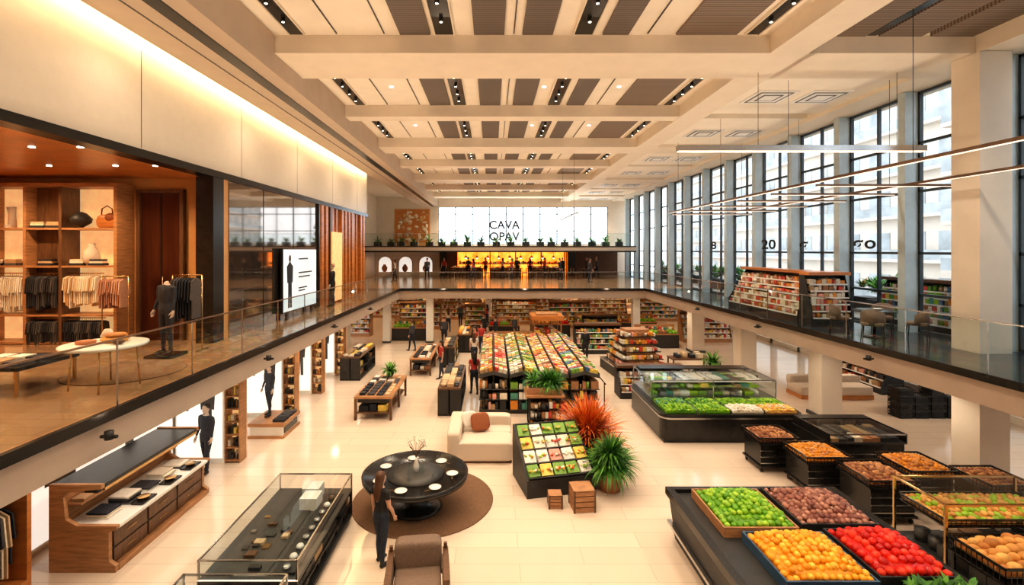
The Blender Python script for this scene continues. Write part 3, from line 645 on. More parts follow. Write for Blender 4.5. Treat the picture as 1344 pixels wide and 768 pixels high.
for i in range(4): b.bx(.15,.5,-.5+.27*i,-.3+.27*i,.46,.54,R.choice(CLDK+CLTN))
b.done('mannequin_display_plinth',loc=(-6.95,15.6,0))
m4=dup(m3,(-7.2,15.75,.46),math.pi-.5,.92)
def cab(L=3.0,W=.7,H=1.0,name='dark_display_cabinet',loc=(0,0,0),body=BLKM,top=WAL,pal=DARKP+WARM[:3]):
    b=B(); b.bx(-W/2,W/2,-L/2,L/2,0,.08,BLK); b.bx(-W/2,W/2,-L/2,L/2,H-.06,H,top); b.bx(-.02,.02,-L/2,L/2,.08,H-.06,body)
    for y in (-L/2,-.015,L/2-.04): b.bx(-W/2,W/2,y,y+.04,.08,H-.06,body)
    for z in (.12,.5): b.bx(-W/2,W/2,-L/2+.04,L/2-.04,z-.02,z,body); goods(b,-W/2+.03,-.04,-L/2+.06,L/2-.06,z,pal,(.15,.3),.25,.16); goods(b,.04,W/2-.03,-L/2+.06,L/2-.06,z,pal,(.15,.3),.25,.16)
    goods(b,-W/2+.06,W/2-.06,-L/2+.1,L/2-.1,H,pal+CLTN,(.04,.12),.22,.3,cyl=.3)
    return b.done(name,loc=loc)
cab(2.8,.9,1.05,'dark_display_cabinet',(-6.3,23.0,0)); cab(3.4,.8,.98,'dark_display_cabinet',(-1.5,18.7,0)); cab(3,.7,1.0,'dark_display_cabinet',(-2.2,25.5,0)); cab(3,.8,1.0,'dark_display_cabinet',(-1.6,29,0))
def wtable(L,W,H,loc):
    b=B(); b.bx(-W/2,W/2,-L/2,L/2,H-.07,H,OAK); b.bx(-W/2+.09,W/2-.09,-L/2+.05,L/2-.05,.22,.26,WAL)
    for x in (-W/2+.05,W/2-.05):
        for y in (-L/2+.05,0,L/2-.05): b.bx(x-.04,x+.04,y-.04,y+.04,0,H-.07,WAL)
    b.bx(-W/2+.1,W/2-.1,-L/2+.1,L/2-.1,H-.22,H-.07,BLKM)
    goods(b,-W/2+.1,W/2-.1,-L/2+.15,L/2-.15,H,CLDK+CLTN+[WHITE],(.03,.1),.3,.35,gap=.08,cyl=.1); goods(b,-W/2+.1,W/2-.1,-L/2+.15,L/2-.15,.26,WARM+CLDK,(.1,.25),.3,.35,gap=.05)
    return b.done('wooden_display_table',loc=loc)
wtable(2.9,1.3,.8,(-4.05,18.0,0)); wtable(3.6,1.0,.8,(-3.3,24.2,0))
b=B(); b.lathe([(.09,0),(.14,.1),(.12,.2)],(0,0,0),BLKM,14); leafy(b,(0,0,.18),90,.45,LG,1.0,.03); pp=b.done('potted_plant',loc=(-3.95,18.9,.9)); 
SLATE=M('slate_mat',(.06,.06,.06),.35)
def vitrine(loc,L=2.95,W=1.55,H=1.0):
    b=B(); b.bx(-W/2+.06,W/2-.06,-L/2+.06,L/2-.06,.0,.1,BLK); b.bx(-W/2,W/2,-L/2,L/2,.1,.16,BLKM)
    b.bx(-W/2,-W/2+.04,-L/2,L/2,.16,.64,BLKM); b.bx(-W/2+.04,W/2,-L/2,-L/2+.04,.16,.64,BLKM); b.bx(-W/2+.04,W/2,L/2-.04,L/2,.16,.64,BLKM); b.bx(-W/2+.04,W/2-.35,-L/2+.04,L/2-.04,.16,.64,DGRY)
    b.bx(-W/2,W/2,-L/2,L/2,.64,.68,SLATE); b.bx(W/2-.35,W/2,-L/2+.04,L/2-.04,.4,.42,BLK)
    for z in (.17,.43): goods(b,W/2-.33,W/2-.03,-L/2+.06,L/2-.06,z,DARKP+[PROD[10],CHR,PROD[4]],(.1,.2),.3,.13)
    for x in (-W/2,W/2-.025):
        for y in (-L/2,L/2-.025): b.bx(x,x+.025,y,y+.025,.68,H,CHR)
    for y in (-L/2,L/2-.025): b.bx(-W/2,W/2,y,y+.025,H-.02,H+.005,CHR)
    for x in (-W/2,W/2-.025): b.bx(x,x+.025,-L/2,L/2,H-.02,H+.005,CHR)
    b.bx(-W/2,W/2,-L/2,-L/2+.012,.68,.70,LEDW)
    b.bx(-W/2+.03,W/2-.03,-L/2+.03,L/2-.03,H-.01,H,CASEG); b.bx(-W/2,-W/2+.01,-L/2,L/2,.68,H,CASEG); b.bx(W/2-.01,W/2,-L/2,L/2,.68,H,CASEG); b.bx(-W/2,W/2,-L/2,-L/2+.01,.68,H,CASEG)
    b.bx(-W/2+.15,W/2-.55,-L/2+.15,L/2-.9,.68,.70,DGRY); b.bx(W/2-.45,W/2-.1,-L/2+.15,L/2-.3,.68,.72,BLKM)
    for i in range(16): x=R.uniform(-.6,.1);y=R.uniform(-L/2+.2,L/2-1.1); b.bx(x,x+R.uniform(.06,.2),y,y+R.uniform(.05,.16),.70,.70+R.uniform(.02,.06),R.choice([GOLD,BLKM,BLKM,CHR,CLTN[0],WAL,DGRY]))
    for i in range(9): y=-L/2+.25+i*.27; b.lathe([(.05,0),(.07,.02),(.05,.06)],(W/2-.27,y,.72),R.choice([GOLD,CHR,WHITE,BRZ]),10)
    for x,y in ((-.1,.95),(.0,.55)): b.bx(x,x+.34,y,y+.34,.68,.92,WHITE)
    return b.done('glass_display_case',loc=loc)
v=vitrine((-3.78,9.0,0)); dup(v,(-3.8,5.75,0))
b=B(); b.lathe([(1.6,0),(1.62,.01),(1.6,.02)],(0,0,0),RUG,64); b.done('round_rug',loc=(-1.6,11.35,0))
b=B(); b.lathe([(.0,.0),(.55,.0),(.6,.03),(.5,.06),(.3,.12),(.26,.4),(.4,.58),(1.08,.66),(1.17,.70),(1.18,.80),(1.13,.81),(1.11,.75),(0.01,.75)],(0,0,0),BLK,56)
b.lathe([(.62,0),(.63,.006),(.3,.012)],(0,0,.752),DGRY,36)
for a in range(7):
    q=a*2*math.pi/7; x,y=.82*math.cos(q),.82*math.sin(q); b.lathe([(.08,0),(.13,.015),(.135,.02),(.08,.012)],(x,y,.752),WHITE,20)
    b.lathe([(.03,0),(.005,.01),(.005,.08),(.035,.13),(.03,.19)],(x*.72+.08,y*.72,.76),CASEG,12)
    b.ob((x*1.02+.18*math.sin(q),y*1.02-.18*math.cos(q),.758),(.02,.18,.006),GOLD,rz=q)
for x,y,h in ((.0,.1,.32),(.14,0,.22),(-.12,-.05,.26)): b.lathe([(.05,0),(.07,h*.4),(.03,h*.8),(.035,h)],(x,y,.76),CASEG if h<.3 else WHITE,14)
for i in range(14):
    a=R.uniform(0,6.28);p=V((0,.1,1.06));q=p+V((math.cos(a)*.2,math.sin(a)*.2,R.uniform(.25,.45))); b.tube([p,(p+q)/2+V((0,0,.05)),q],.005,WAL,5)
    for k in range(4): b.sph(tuple(q+V((R.uniform(-.05,.05),R.uniform(-.05,.05),R.uniform(-.06,.06)))),.015,CLWH[0],6,4)
b.done('round_dining_table',loc=(-1.72,10.95,.02))
# armchair
b=B()
b.cush(-.38,.38,-.42,.30,.26,.50,TAUPE,.25); b.cush(-.40,.40,.14,.44,.30,.90,TAUPE,.3)
for x in (-.46,.46):
    b.bx(x-.03,x+.03,-.44,-.38,0,.60,WAL); b.bx(x-.03,x+.03,.36,.42,0,.74,WAL); b.bx(x-.05,x+.05,-.46,.43,.60,.65,WAL); b.cush(x-.06,x+.06,-.40,.38,.28,.60,TAUPE,.25)
b.bx(-.43,.43,-.43,-.38,.22,.28,WAL); b.bx(-.43,.43,.36,.41,.22,.28,WAL)
b.done('armchair',loc=(-1.22,8.0,0),rz=.12,bevel=.006)
# sofa
b=B()
b.bx(-.85,.85,-.9,.9,.0,.06,WAL); b.cush(-.85,.85,-.92,.92,.06,.34,CREAMF,.18)
b.cush(-.55,.88,-.66,.1,.30,.50,CREAMF,.25); b.cush(-.55,.88,.08,.7,.30,.50,CREAMF,.25)
b.cush(-.92,-.55,-.95,.95,.06,.85,CREAMF,.22); b.cush(-.92,.9,.62,.98,.06,.78,CREAMF,.22); b.cush(-.7,.88,-.95,-.62,.06,.56,CREAMF,.22)
b.done('cream_sofa',loc=(-.32,14.15,0))
b=B(); b.sph((0,0,0),(.28,.1,.26),BRWF,20,12,.55); o=b.done('rust_throw_pillow',loc=(-.35,14.3,.76)); o.rotation_euler=(-.45,.0,.35)
b=B(); b.sph((0,0,0),(.24,.09,.23),CLWH[0],20,12,.55); o=b.done('cream_throw_pillow',loc=(-.68,14.4,.80)); o.rotation_euler=(-.4,0,.6)
# slanted stand
b=B(); W=1.7
for e in (-W/2,W/2-.05): b.ext([(-.65,0),(.65,0),(.65,1.3),(.55,1.3),(-.65,.42)],(e,0,0),(0,1,0),(0,0,1),(1,0,0),.05,BLKM)
b.bx(-W/2+.05,W/2-.05,-.65,-.6,0,.42,BLKM); b.bx(-W/2+.05,W/2-.05,.6,.65,0,1.3,BLKM); b.bx(-W/2+.05,W/2-.05,-.6,.6,.1,.15,BLKM)
sl=math.atan2(.88,1.2)
b.ob((0,-.03,.80),(W-.1,1.46,.03),DGRY,rx=sl)
for i in range(4):
    for j in range(5):
        t=-.55+i*.36; c=V((-W/2+.2+j*.325,-.03+t*math.cos(sl),.87+t*math.sin(sl)))
        kk=R.choice([PROD[3],PROD[9],PROD[2],PROD[7],PROD[4],PROD[9],PROD[3]]); rz=R.uniform(-.1,.1)
        b.ob(c,(.28,.30,.09),kk,rx=sl+R.uniform(-.05,.15),rz=rz)
        for q in range(9): b.sph(tuple(c+V((R.uniform(-.12,.12),R.uniform(-.11,.08),0))+V((0,0,.05))),(.04,.04,.028),R.choice([APPLE[1],PROD[2],PROD[0],PROD[9],PROD[1],kk,kk]),6,4)
    t=-.73+i*.36; b.ob((0,-.03+t*math.cos(sl),.86+t*math.sin(sl)),(W-.1,.02,.12),BLKM,rx=sl)
b.done('slanted_produce_stand',loc=(1.5,12.15,0),rz=.22)
def crate(loc,s,rz=0):
    b=B(); h=s/2
    for k in range(4):
        z=s*k/4
        for y in (-h,h-.02): b.bx(-h,h,y,y+.02,z+.01,z+s/4-.01,CRATE)
        for x in (-h,h-.02): b.bx(x,x+.02,-h,h,z+.01,z+s/4-.01,CRATE)
    for x in (-h-.01,h-.03):
        for y in (-h-.01,h-.03): b.bx(x,x+.04,y,y+.04,0,s,WAL)
    b.bx(-h,h,-h,h,s-.03,s,CRATE); b.ob((0,0,s/2),(s*.9,s*.9,s*.9),WAL)
    return b.done('wooden_crate',loc=loc,rz=rz)
crate((1.42,11.05,0),.3); crate((2.02,10.98,0),.48,.1)
b=B(); b.lathe([(.2,0),(.28,.1),(.33,.55),(.30,.56)],(0,0,0),BLKM,20); b.cyl(0,0,.5,.54,.29,SOIL); 
leafy(b,(0,0,.55),620,1.3,LO,.55,.02,1.0,.95); leafy(b,(0,0,.85),380,1.05,LO,.6,.02,1.0,.9)
b.done('orange_ornamental_grass',loc=(2.6,13.2,0))
b=B(); b.lathe([(.22,0),(.24,.02),(.32,.40),(.35,.42),(.35,.5),(.31,.5),(.30,.46)],(0,0,0),TERRA,24); b.cyl(0,0,.42,.46,.29,SOIL)
leafy(b,(0,0,.46),380,.85,LG,1.1,.022,1.); leafy(b,(0,0,.8),300,.62,LG,1.2,.02,1.)
b.done('potted_fern',loc=(2.85,11.8,0))
# planter stand
b=B(); b.bx(-.5,.5,-.5,.5,0,.08,BLK); 
for x in (-.5,.46):
    for y in (-.5,.46): b.bx(x,x+.04,y,y+.04,.08,1.1,BLK)
for z in (.1,.42,.74): b.bx(-.46,.46,-.5,.5,z-.02,z,BLK); goods(b,-.45,.45,-.46,-.1,z,DARKP+WARM,(.12,.24),.11,.15)
b.bx(-.46,.46,-.05,.45,.08,1.1,BLKM); b.bx(-.62,.62,-.55,.55,1.1,1.16,OAK); b.bx(-.55,.55,-.4,.4,1.16,1.36,CRATE); b.bx(-.5,.5,-.36,.36,1.34,1.365,SOIL)
for i in range(9): leafy(b,(R.uniform(-.4,.4),R.uniform(-.25,.25),1.36),60,.62,LG,1.0,.025,1.)
b.done('planter_shelf_stand',loc=(1.68,16.0,0))
def gondola(L,W,H,loc,pal):
    b=B(); b.bx(-W/2,W/2,-L/2,L/2,0,.12,BLK); b.bx(-.03,.03,-L/2+.2,L/2,.12,H-.16,BLKM)
    for z in (.14,.5,.86):
        b.bx(-W/2,W/2,-L/2,L/2,z-.02,z,DGRY)
        for x0,x1 in ((-W/2+.02,-W/2+.3),(W/2-.3,W/2-.02)): 
            goods(b,x0,x1,-L/2+.02,L/2-.02,z,pal+DARKP,(.2,.32),.28,.14)
        goods(b,-W/2+.32,W/2-.32,-L/2+.02,-L/2+.2,z,pal+DARKP,(.16,.3),.12)
    SL=.13
    for sx in (-1,1):
        b.ext([(0,H),(sx*W/2,H-SL),(sx*W/2,H-SL-.12),(0,H-.12)],(0,-L/2,0),(1,0,0),(0,0,1),(0,1,0),L,DGRY)
        an=math.atan2(SL,W/2); y=-L/2+.08
        while y<L/2-.1:
            mt=R.choice(pal); st=R.uniform(.16,.24)
            for q in (.2,.5,.8):
                if R.random()<.5: mt=R.choice(pal)
                b.ob((sx*W/2*q,y+st/2,H-SL*q+.04+R.uniform(0,.03)),(W*.135,st*.8,.10+R.uniform(0,.06)),mt,ry=sx*an,rz=R.uniform(-.12,.12))
            y+=st
        b.bx(sx*W/2-.01,sx*W/2+.01,-L/2,L/2,H-SL-.10,H-SL+.05,BLKM)
    b.bx(-.01,.01,-L/2,L/2,H,H+.16,DGRY)
    return b.done('market_gondola',loc=loc)
for i in range(4): gondola(7.5,1.02,1.5,(.05+i*1.08,21.0,0),[PROD[j] for j in ((0,1,2,3,4,0,7,4,10,6),(3,4,9,2,8,3,10,1,6),(1,2,4,9,7,1,6,0,10),(0,5,9,2,3,7,4,10,6))[i]])
b=B(); 
for y in (17.6,19.5,21.5,23.5): b.tube([(4.05,y,0),(4.05,y,1.0)],.02,BLK,8)
b.tube([(4.05,17.4,1.0),(4.05,24,1.0)],.02,BLK,8); b.done('black_guard_rail')
b=B(); b.bx(-.8,.8,-.8,.8,0,.9,OAK); b.bx(-.9,.9,-.9,.9,.9,.98,OAK)
for x in (-.78,.72):
    for y in (-.78,.72): b.bx(x,x+.06,y,y+.06,.98,1.85,OAK)
b.bx(-.9,.9,-.9,.9,1.85,2.1,ORW); b.bx(-.6,.6,-.6,.6,2.1,2.2,OAK); goods(b,-.7,.7,-.7,.7,.98,WARM,(.15,.4),.25,.25); b.done('oak_kiosk',loc=(3.1,28.0,0))
tiered('black_market_stall',2.6,1.0,1.5,4,PROD,(6.0,27.6,0),0); tiered('black_market_stall',2.2,1.0,1.5,4,PROD,(7.0,31.5,0),0)
def lowcounter(L,loc,pal):
    b=B(); b.bx(-L/2,L/2,-.5,.5,0,.8,BLKM); b.bx(-L/2-.03,L/2+.03,-.53,.53,.78,.84,OAK); b.bx(-L/2,L/2,.3,.34,.84,1.3,OAK)
    n=int(L/.6)
    for i in range(n):
        x=-L/2+.05+i*(L-.1)/n; cl=R.choice([APPLE,ORNG,TOM,BREAD,NUTS,APPLE,[PROD[2],PROD[1],PROD[0]]])
        pile(b,x+.02,x+(L-.1)/n-.02,-.48,.25,.9,.06,cl,.08,6,4)
    goods(b,-L/2+.05,L/2-.05,.05,.28,1.3-.3,pal,(.12,.2),.14)
    return b.done('produce_counter',loc=loc)
for x,y,L,p in ((-9.5,33,2.6,WARM),(-5.3,36,3,PROD),(-1.2,34.5,1.4,PROD),(1.9,38.5,3.2,WARM),(5.8,36.5,3.0,PROD),(-3,41,4,WARM),(3,43,6,WARM),(9.5,42,4,WARM),(-9,42,5,WARM),(14,40,4,PROD),(13.5,31,3,WARM)):
    tiered('grocery_shelf',L,.9,1.9,5,p,(x,y,0),0,cap=OAK,body=OAK,h=(.12,.24))
for x,y,L in ((-5.3,31.6,2.2),(.8,32.5,2.0),(3.9,33,2.6),(9.8,34,3.0),(.9,26.6,2.2),(7.0,34.3,2.4),(9.8,29.2,2.4)): lowcounter(L,(x,y,0),PROD)
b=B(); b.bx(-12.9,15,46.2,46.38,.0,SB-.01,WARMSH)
for z in (.3,.8,1.3,1.8,2.3): b.bx(-12.9,15,45.9,46.2,z,z+.04,OAK); goods(b,-12.8,14.8,45.95,46.15,z+.04,PROD,(.2,.36),.3)
b.done('back_wall_shelving')
def island(loc,Ls,Ws,H,tiers,pal,rz=0):
    b=B(); b.bx(-Ls/2-.2,Ls/2+.2,-Ws/2-.2,Ws/2+.2,0,.45,BLKM); b.bx(-Ls/2-.22,Ls/2+.22,-Ws/2-.22,Ws/2+.22,.45,.5,CHR)
    for i in range(tiers):
        t=i/tiers; z=.5+t*(H-.5); k=1-t*.6; hz=Ws/2*k; hx=Ls/2*(1-t*.25)
        b.bx(-hx,hx,-hz,hz,z,z+.04,BLKM); b.bx(-hx+.25,hx-.25,-hz+.22,hz-.22,z+.04,z+(H-.5)/tiers,OAK)
        hh=(H-.5)/tiers*.6
        goods(b,-hx+.02,hx-.02,-hz+.02,-hz+.22,z+.04,pal,(hh*.7,hh),.13); goods(b,-hx+.02,hx-.02,hz-.22,hz-.02,z+.04,pal,(hh*.7,hh),.13)
        goods(b,-hx+.02,-hx+.22,-hz+.25,hz-.25,z+.04,pal,(hh*.7,hh),.2,.13); goods(b,hx-.22,hx-.02,-hz+.25,hz-.25,z+.04,pal,(hh*.7,hh),.2,.13)
    return b.done('tiered_bakery_island',loc=loc,rz=rz)
island((6.7,23.0,0),2.0,2.4,2.1,5,WARM,.1); 
b=B(); b.bx(-.9,.9,-.4,.4,.72,.78,WAL)
for x in (-.85,.85):
    for y in (-.35,.35): b.bx(x-.03,x+.03,y-.03,y+.03,0,.72,WAL)
goods(b,-.7,.7,-.3,.3,.78,CLDK+CLTN,(.1,.3),.3,.3,gap=.1); b.done('console_table',loc=(9.2,22.8,0))
# refrigerated island
b=B(); W,D=4.3,3.5
b.bx(-W/2+.06,W/2-.06,-D/2+.06,D/2-.06,0,.1,BLK)
def rrect(w,d,r,n=6):
    o=[]
    for cx,cy,a0 in ((w/2-r,d/2-r,0),(-w/2+r,d/2-r,90),(-w/2+r,-d/2+r,180),(w/2-r,-d/2+r,270)):
        for i in range(n+1): a=math.radians(a0+90*i/n); o.append((cx+r*math.cos(a),cy+r*math.sin(a)))
    return o
b.ext(rrect(W,D,.3),(0,0,.1),(1,0,0),(0,1,0),(0,0,1),.62,BLK); b.ext(rrect(W+.06,D+.06,.32),(0,0,.72),(1,0,0),(0,1,0),(0,0,1),.05,CHR)
b.ext(rrect(W,D,.3),(0,0,.77),(1,0,0),(0,1,0),(0,0,1),.08,BLK)
for i in range(4):
    x0=-W/2+.15+i*1.01; 
    for j,(ya,yb2) in enumerate(((-1.62,-1.05),(-1.0,-.42))):
        cl=[APPLE,[PROD[8],LG[1],PROD[3]],APPLE,[LG[1],APPLE[1],LG[0]],[WHITE,PROD[9],PROD[4]],APPLE,[CLTN[1],PROD[2],BREAD[1]],APPLE][(i*2+j)%8]
        pile(b,x0,x0+.93,ya,yb2,.90,.05,cl,.07,7,4)
        b.bx(x0+.94,x0+.97,ya,yb2,.85,.95,CHR)
b.bx(-W/2+.1,W/2-.1,-.38,1.65,.85,.95,CHR)
for z in (1.15,1.34): b.bx(-W/2+.15,W/2-.15,.0,1.5,z,z+.015,CASEG)
for z in (.95,1.16,1.35): goods(b,-W/2+.3,W/2-.3,.1,1.4,z,[WHITE,PROD[8],PROD[4],PROD[2],PROD[10],CHR,PROD[3],APPLE[1],PROD[9]],(.05,.1),.25,.2)
b.bx(-W/2+.1,-W/2+.11,-.36,1.6,.95,1.49,CASEG); b.bx(W/2-.11,W/2-.1,-.36,1.6,.95,1.49,CASEG)
b.bx(-W/2+.1,W/2-.1,-.36,1.6,1.49,1.505,CASEG); b.bx(-W/2+.1,W/2-.1,-.37,-.36,.95,1.49,CASEG)
for y,z in ((-.36,1.5),(1.6,1.5),(.8,1.5)): b.bx(-W/2+.1,W/2-.1,y-.02,y+.02,z-.01,z+.02,CHR)
for x in (-W/2+.1,0,W/2-.1): b.bx(x-.015,x+.015,-.34,1.6,1.50,1.52,CHR); b.bx(x-.015,x+.015,1.58,1.62,.95,1.5,CHR); b.bx(x-.015,x+.015,-.37,-.34,.95,1.5,CHR)
b.bx(-W/2+.2,W/2-.2,1.1,1.58,1.52,1.56,BLK); b.bx(-W/2+.2,W/2-.2,-.32,-.28,1.46,1.48,LEDW)
b.done('refrigerated_produce_island',loc=(7.25,16.35,0))
b=B(); b.bx(-.5,.5,-.4,.4,0,1.0,BLKM); b.bx(-.55,.55,-.45,.45,1.0,1.15,BLK); b.bx(-.3,.3,-.42,-.4,.3,.7,CHR); b.done('black_service_pedestal',loc=(8.6,19.0,0))
dup(pp,(8.6,19.0,1.15),0,1.2)
tiered('black_market_stall',2.6,.9,1.1,3,WARM,(6.3,19.4,0),0)
b=B(); b.bx(-1.4,1.4,-.5,.5,0,.16,ORW); b.cush(-1.42,1.42,-.52,.52,.14,.48,CREAMF,.15); b.cush(-1.42,1.42,.2,.52,.4,.75,CREAMF,.2)
b.sph((-.2,.05,.66),(.22,.12,.2),BLKM,14,9,.6); b.sph((.3,.0,.62),(.2,.1,.18),BRWF,14,9,.6); b.done('cream_bench_sofa',loc=(13.4,19.4,0))
b=B()
for i in range(4):
    for k in range(4-(i%2)):
        z=k*.26; x=i*.55; b.bx(x,x+.5,-.25,.25,z+.0,z+.05,BLKM); wire(b,x,x+.5,-.25,.25,z+.03,z+.23,BLKM,.07,.012)
        b.bx(x+.03,x+.47,-.22,.22,z+.05,z+.18,DGRY)
b.done('stacked_black_crates',loc=(14.0,17.0,0)); 
tiered('black_market_stall',3.0,.9,1.5,4,DARKP+WARM,(16.0,21,0),-math.pi/2); 
def cart(loc,W,D,H,mats,rz=0,glass=False,r=.045):
    b=B()
    for x in (-W/2+.08,W/2-.08):
        for y in (-D/2+.08,D/2-.08): b.cyl(x,y,.07,.14,.012,CHR,8); b.tube([(x-.02,y,.05),(x+.02,y,.05)],.05,BLK,12)
    b.bx(-W/2,W/2,-D/2,D/2,.14,.18,BLK); b.bx(-W/2+.04,W/2-.04,-D/2+.04,D/2-.04,.18,H-.12,BLK)
    for i in range(3): b.bx(-W/2+.04,W/2-.04,-D/2+.02,-D/2+.04,.24+i*.16,.26+i*.16,CHR)
    b.bx(-W/2,W/2,-D/2,D/2,H-.12,H-.08,BLKM); 
    if glass:
        b.bx(-W/2,-W/2+.03,-D/2,D/2,H-.08,H+.14,BLK);b.bx(W/2-.03,W/2,-D/2,D/2,H-.08,H+.14,BLK); b.bx(-W/2+.03,W/2-.03,D/2-.3,D/2,H-.08,H+.14,BLK); b.bx(-W/2+.03,W/2-.03,-D/2,D/2-.3,H+.12,H+.13,CASEG); b.bx(-W/2+.03,W/2-.03,-D/2,-D/2+.03,H+.11,H+.14,CHR)
        goods(b,-W/2+.1,W/2-.1,-D/2+.05,D/2-.35,H-.08,DARKP+[CHR,PROD[4]],(.06,.12),.2,.2)
    else:
        wire(b,-W/2-.02,W/2+.02,-D/2-.02,D/2+.02,H-.1,H+.06,BLK,.08,.01); pile(b,-W/2+.02,W/2-.02,-D/2+.02,D/2-.02,H-.02,r,mats,.12)
    return b.done('black_case_cart' if glass else 'fruit_basket_cart',loc=loc,rz=rz)
cart((7.45,13.1,0),1.0,.9,.85,NUTS); cart((7.95,11.95,0),1.05,.95,.85,[BREAD[0],NUTS[1],ORNG[2]])
cart((9.6,13.2,0),2.0,1.5,.95,None,glass=True); cart((8.45,10.75,0),1.0,1.0,.88,NUTS,r=.045); cart((9.7,11.2,0),1.0,1.0,.88,[ORNG[2],BREAD[0],BREAD[2]],r=.045); cart((10.75,10.5,0),.9,.9,.88,NUTS,r=.045)
# large produce bin
b=B(); X0,X1,Y0,Y1=-1.67,1.67,-1.85,1.85
b.ext([(X0+.12,0),(X1-.12,0),(X1,.86),(X0,.86)],(0,Y0+.06,0),(1,0,0),(0,0,1),(0,1,0),Y1-Y0-.12,BLKM)
b.bx(X0-.04,X1+.04,Y0-.04,Y0+.08,.86,1.0,BLK);b.bx(X0-.04,X1+.04,Y1-.08,Y1+.04,.86,1.0,BLK);b.bx(X0-.04,X0+.1,Y0+.08,Y1-.08,.86,1.0,BLK);b.bx(X1-.1,X1+.04,Y0+.08,Y1-.08,.86,1.0,BLK)
b.bx(X0-.02,X0+.06,Y0,Y1,.30,.36,CHR)
b.bx(X0+.1,X1-.1,Y0+.08,Y1-.08,.86,.93,BLKM)
BLUE=M('blue_crate',(.04,.09,.16),.4)
def tray(x0,x1,y0,y1,fr,mats,r,mound=.2):
    for a in ((x0,x1,y0,y0+.03),(x0,x1,y1-.03,y1),(x0,x0+.03,y0+.03,y1-.03),(x1-.03,x1,y0+.03,y1-.03)): b.bx(*a,.93,1.10,fr)
    pile(b,x0+.04,x1-.04,y0+.04,y1-.04,1.05,r,mats,mound,12,8)
tray(-1.30,-.02,.25,1.6,OAK,APPLE,.055,.16); tray(.08,1.42,.35,1.65,BLKM,FIG,.05,.14)
tray(-1.05,.28,-1.1,.15,BLUE,ORNG,.056,.18); tray(.36,1.5,-1.0,.24,BLKM,TOM,.066,.18)
b.bx(-1.3,.2,-1.75,-1.2,.93,1.05,BLKM); pile(b,-1.25,.15,-1.7,-1.25,1.03,.05,TOM,.06)
for i in range(40): leafy(b,(R.uniform(.5,1.5),R.uniform(-1.7,-1.12),1.02),16,.22,LG,1.2,.035)
b.done('large_produce_bin',loc=(5.22,8.0,0),bevel=0)
# bread rack
b=B(); 
for x in (-1.2,1.2):
    for y in (-.1,1.0): b.bx(x-.02,x+.02,y-.02,y+.02,0,1.28,GOLD)
for y in (-.1,1.0): b.bx(-1.22,1.22,y-.02,y+.02,1.28,1.31,GOLD)
for x in (-1.2,1.2): b.bx(x-.02,x+.02,-.08,.98,1.28,1.31,GOLD)
b.bx(-1.18,1.18,-.08,.98,1.305,1.315,CASEG)
wire(b,-1.15,1.15,-.05,.95,.88,1.0,BLK,.09,.009); pile(b,-1.12,1.12,-.02,.92,.94,.06,[BREAD[1],APPLE[1],BREAD[0]],.05)
wire(b,-1.25,1.25,-1.15,-.2,.60,.84,BLK,.09,.010); pile(b,-1.2,1.2,-1.1,-.25,.74,.085,BREAD,.12,12,8,1.25)
for x in (-1.2,0,1.2):
    for y in (-1.1,-.25): b.bx(x-.02,x+.02,y-.02,y+.02,0,.6,BLK)
b.bx(-1.2,1.2,-1.1,.95,.2,.24,BLKM); goods(b,-1.1,1.1,-1.0,.9,.24,DARKP,(.1,.25),.3,.3)
b.done('bread_basket_rack',loc=(9.2,8.7,0))
# ================================================================= PEOPLE
person('woman_shopper',(-2.05,9.0,0),math.radians(-35),1.70,voxel=.011,armf=(.02,.12),stride=.05,sleeve=.42)
pa=person('shopper',(-.72,19.6,0),.3,1.7,top=REDC,bot=JEAN,hair=HAIRB,longhair=True,voxel=.022,stride=.12)
pb=person('shopper',(4.85,25.4,0),2.8,1.72,top=TBLK,bot=TBLK,hair=HAIRB,longhair=False,voxel=.022,stride=.1,sleeve=1.05)
pc=person('shopper',(-2.9,29.5,0),.2,1.75,top=CLDK[1],bot=CLDK[2],hair=HAIR,longhair=False,voxel=.022,stride=.15,sleeve=1.05)
pd=person('shopper',(-3.1,34.5,0),.2,1.68,top=CLWH[0],bot=JEAN,hair=HAIR,longhair=True,voxel=.022,stride=.15)
for i,(x,y,q,a) in enumerate(((-.6,27.2,0,3),(-.4,36.5,0,1),(-.5,31.0,0,2.6),(8.2,26,0,1.2),(-2.1,42.8,F2,.4),(-.6,42.9,F2,2.8),(.9,42.7,F2,1.2),(2.2,42.9,F2,3.),(3.3,42.6,F2,.2),(4.6,42.8,F2,2.),(6.2,43.0,F2,3.2),(9.2,43,F2,1.),(8.2,42.2,F2,2.),(-4.2,42.6,F2,3.),(-7.4,37,F2,1.8),(-9.8,31.8,F2,2.6),(-1.5,38.5,F2,1.),(1.6,39.5,F2,2.),(5.4,38.8,F2,4.),(7.2,36,F2,5.),(-5.2,39.,F2,0.5),(-2.3,22.0,0,2.),(-.9,24.3,0,0.),(-4.6,28.,0,1.),(-.9,26,0,2.2),(5.2,29.5,0,3.),(.2,29.8,0,1.),(1.4,30.4,0,4.),(-2.4,36.8,0,3.))):
    dup((pa,pb,pc,pd)[(i*3+1)%4 if i%2 else (i//2)%4],(x,y,q),a)
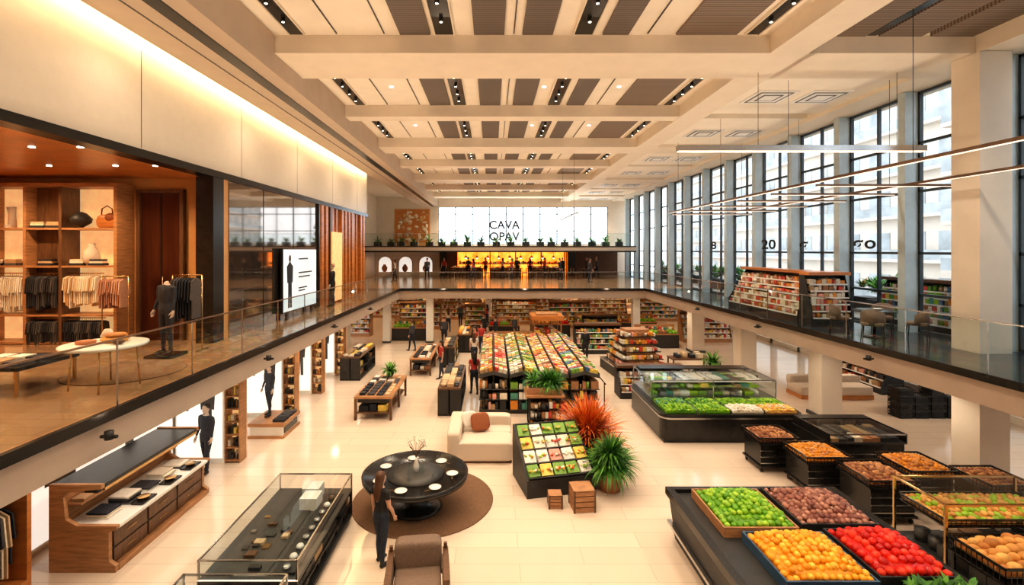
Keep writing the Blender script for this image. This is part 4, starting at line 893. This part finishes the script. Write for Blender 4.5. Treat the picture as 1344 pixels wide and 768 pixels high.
# ================================================================= LIGHTS
def spot(x,y,z,e,c=(1,.82,.62),ang=140,r=.12,rot=None):
    l=bpy.data.lights.new('spot_lamp','SPOT'); l.energy=e; l.color=c; l.spot_size=math.radians(ang); l.spot_blend=.7; l.shadow_soft_size=r
    o=bpy.data.objects.new('spot_lamp',l); S.collection.objects.link(o); o.location=(x,y,z)
    if rot: o.rotation_euler=rot
    return o
for y in (3,9.3,15,19.6,25,29.8,35,40,44.8):
    for x in (-3.3,-1.1,2.1,5.4): spot(x,y,CR-.16,510,ang=115)
    spot(9.3,y,CZ-.05,380,ang=120)
b=B()
for y in (2,7,12,17,22):  # uplights and their fixtures are added to brighten the ceiling
    spot(-5.5,y,F2-.15,310,(1,.76,.52),150,.04,(math.pi,math.radians(35),0)); spot(9.26,y,F2-.15,320,(1,.80,.60),150,.04,(math.pi,math.radians(-35),0))
    for x in (-5.5,9.26): b.cyl(x,y,F2-.32,F2-.2,.06,BLKM,12); b.bx(min(x,x*1.0)-.12,x+.12,y-.02,y+.02,F2-.30,F2-.26,BLKM)
b.done('added_uplight_fixtures')
for x in (-3,2,7): spot(x,29.8,F2-.15,240,(1,.80,.58),150,.04,(math.pi+.3,0,0)); spot(x,39.8,6.2,160,(1,.80,.58),150,.04,(math.pi+.2,0,0))  # more added uplights at bridge and mezzanine edges, without fixtures
for y in (8.5,11.5,14.5,17.5,20.5,24,28): spot(-6.6,y,SB-.05,85,ang=150)
for y in (8,12,16,20,24,28): spot(10.3,y,SB-.05,100,ang=150); spot(14.5,y,SB-.05,130,ang=150)
for y in (32,35,38,41,44):
    for x in (-10,-6,-2,2,6,10,14): spot(x,y,SB-.05,90,(1,.68,.38),ang=150)
for x in (-10,-6.5,-3,0,3,6,9): spot(x,43.2,5.6,42,(1,.55,.25),ang=150)
for y in (4,8,11.2):
    for x in (-11.2,-8.8): spot(x,y,7.66,330,(1,.66,.36),ang=150)
for y in (9,14,18,22,26): spot(-6.3,y,9.9,55,(1,.72,.45))  # added spots without fixtures, to brighten the left wall
w=bpy.data.worlds.new('world'); S.world=w; w.use_nodes=True; N=w.node_tree.nodes; L=w.node_tree.links
bg=N['Background']; bg.inputs[1].default_value=2.5
tc=N.new('ShaderNodeTexCoord'); nz=N.new('ShaderNodeTexNoise'); nz.inputs['Scale'].default_value=2.5; nz.inputs['Detail'].default_value=6
mx=N.new('ShaderNodeMix'); mx.data_type='RGBA'; mx.inputs[6].default_value=(.78,.90,1,1); mx.inputs[7].default_value=(.97,.99,1,1)
L.new(tc.outputs['Generated'],nz.inputs[0]); L.new(nz.outputs[0],mx.inputs[0]); L.new(mx.outputs[2],bg.inputs[0])
cd=bpy.data.cameras.new('camera'); cam=bpy.data.objects.new('camera',cd); S.collection.objects.link(cam)
cam.location=(0,0,5.8); cam.rotation_euler=(math.pi/2,0,0); cd.sensor_width=36; cd.lens=640/1344*36; cd.shift_x=26/1344; cd.shift_y=-56/1344; cd.clip_end=500
S.camera=cam
S.view_settings.view_transform='Standard'
for lk in ('Medium High Contrast','None'):
    try:
        S.view_settings.look=lk; break
    except Exception: pass
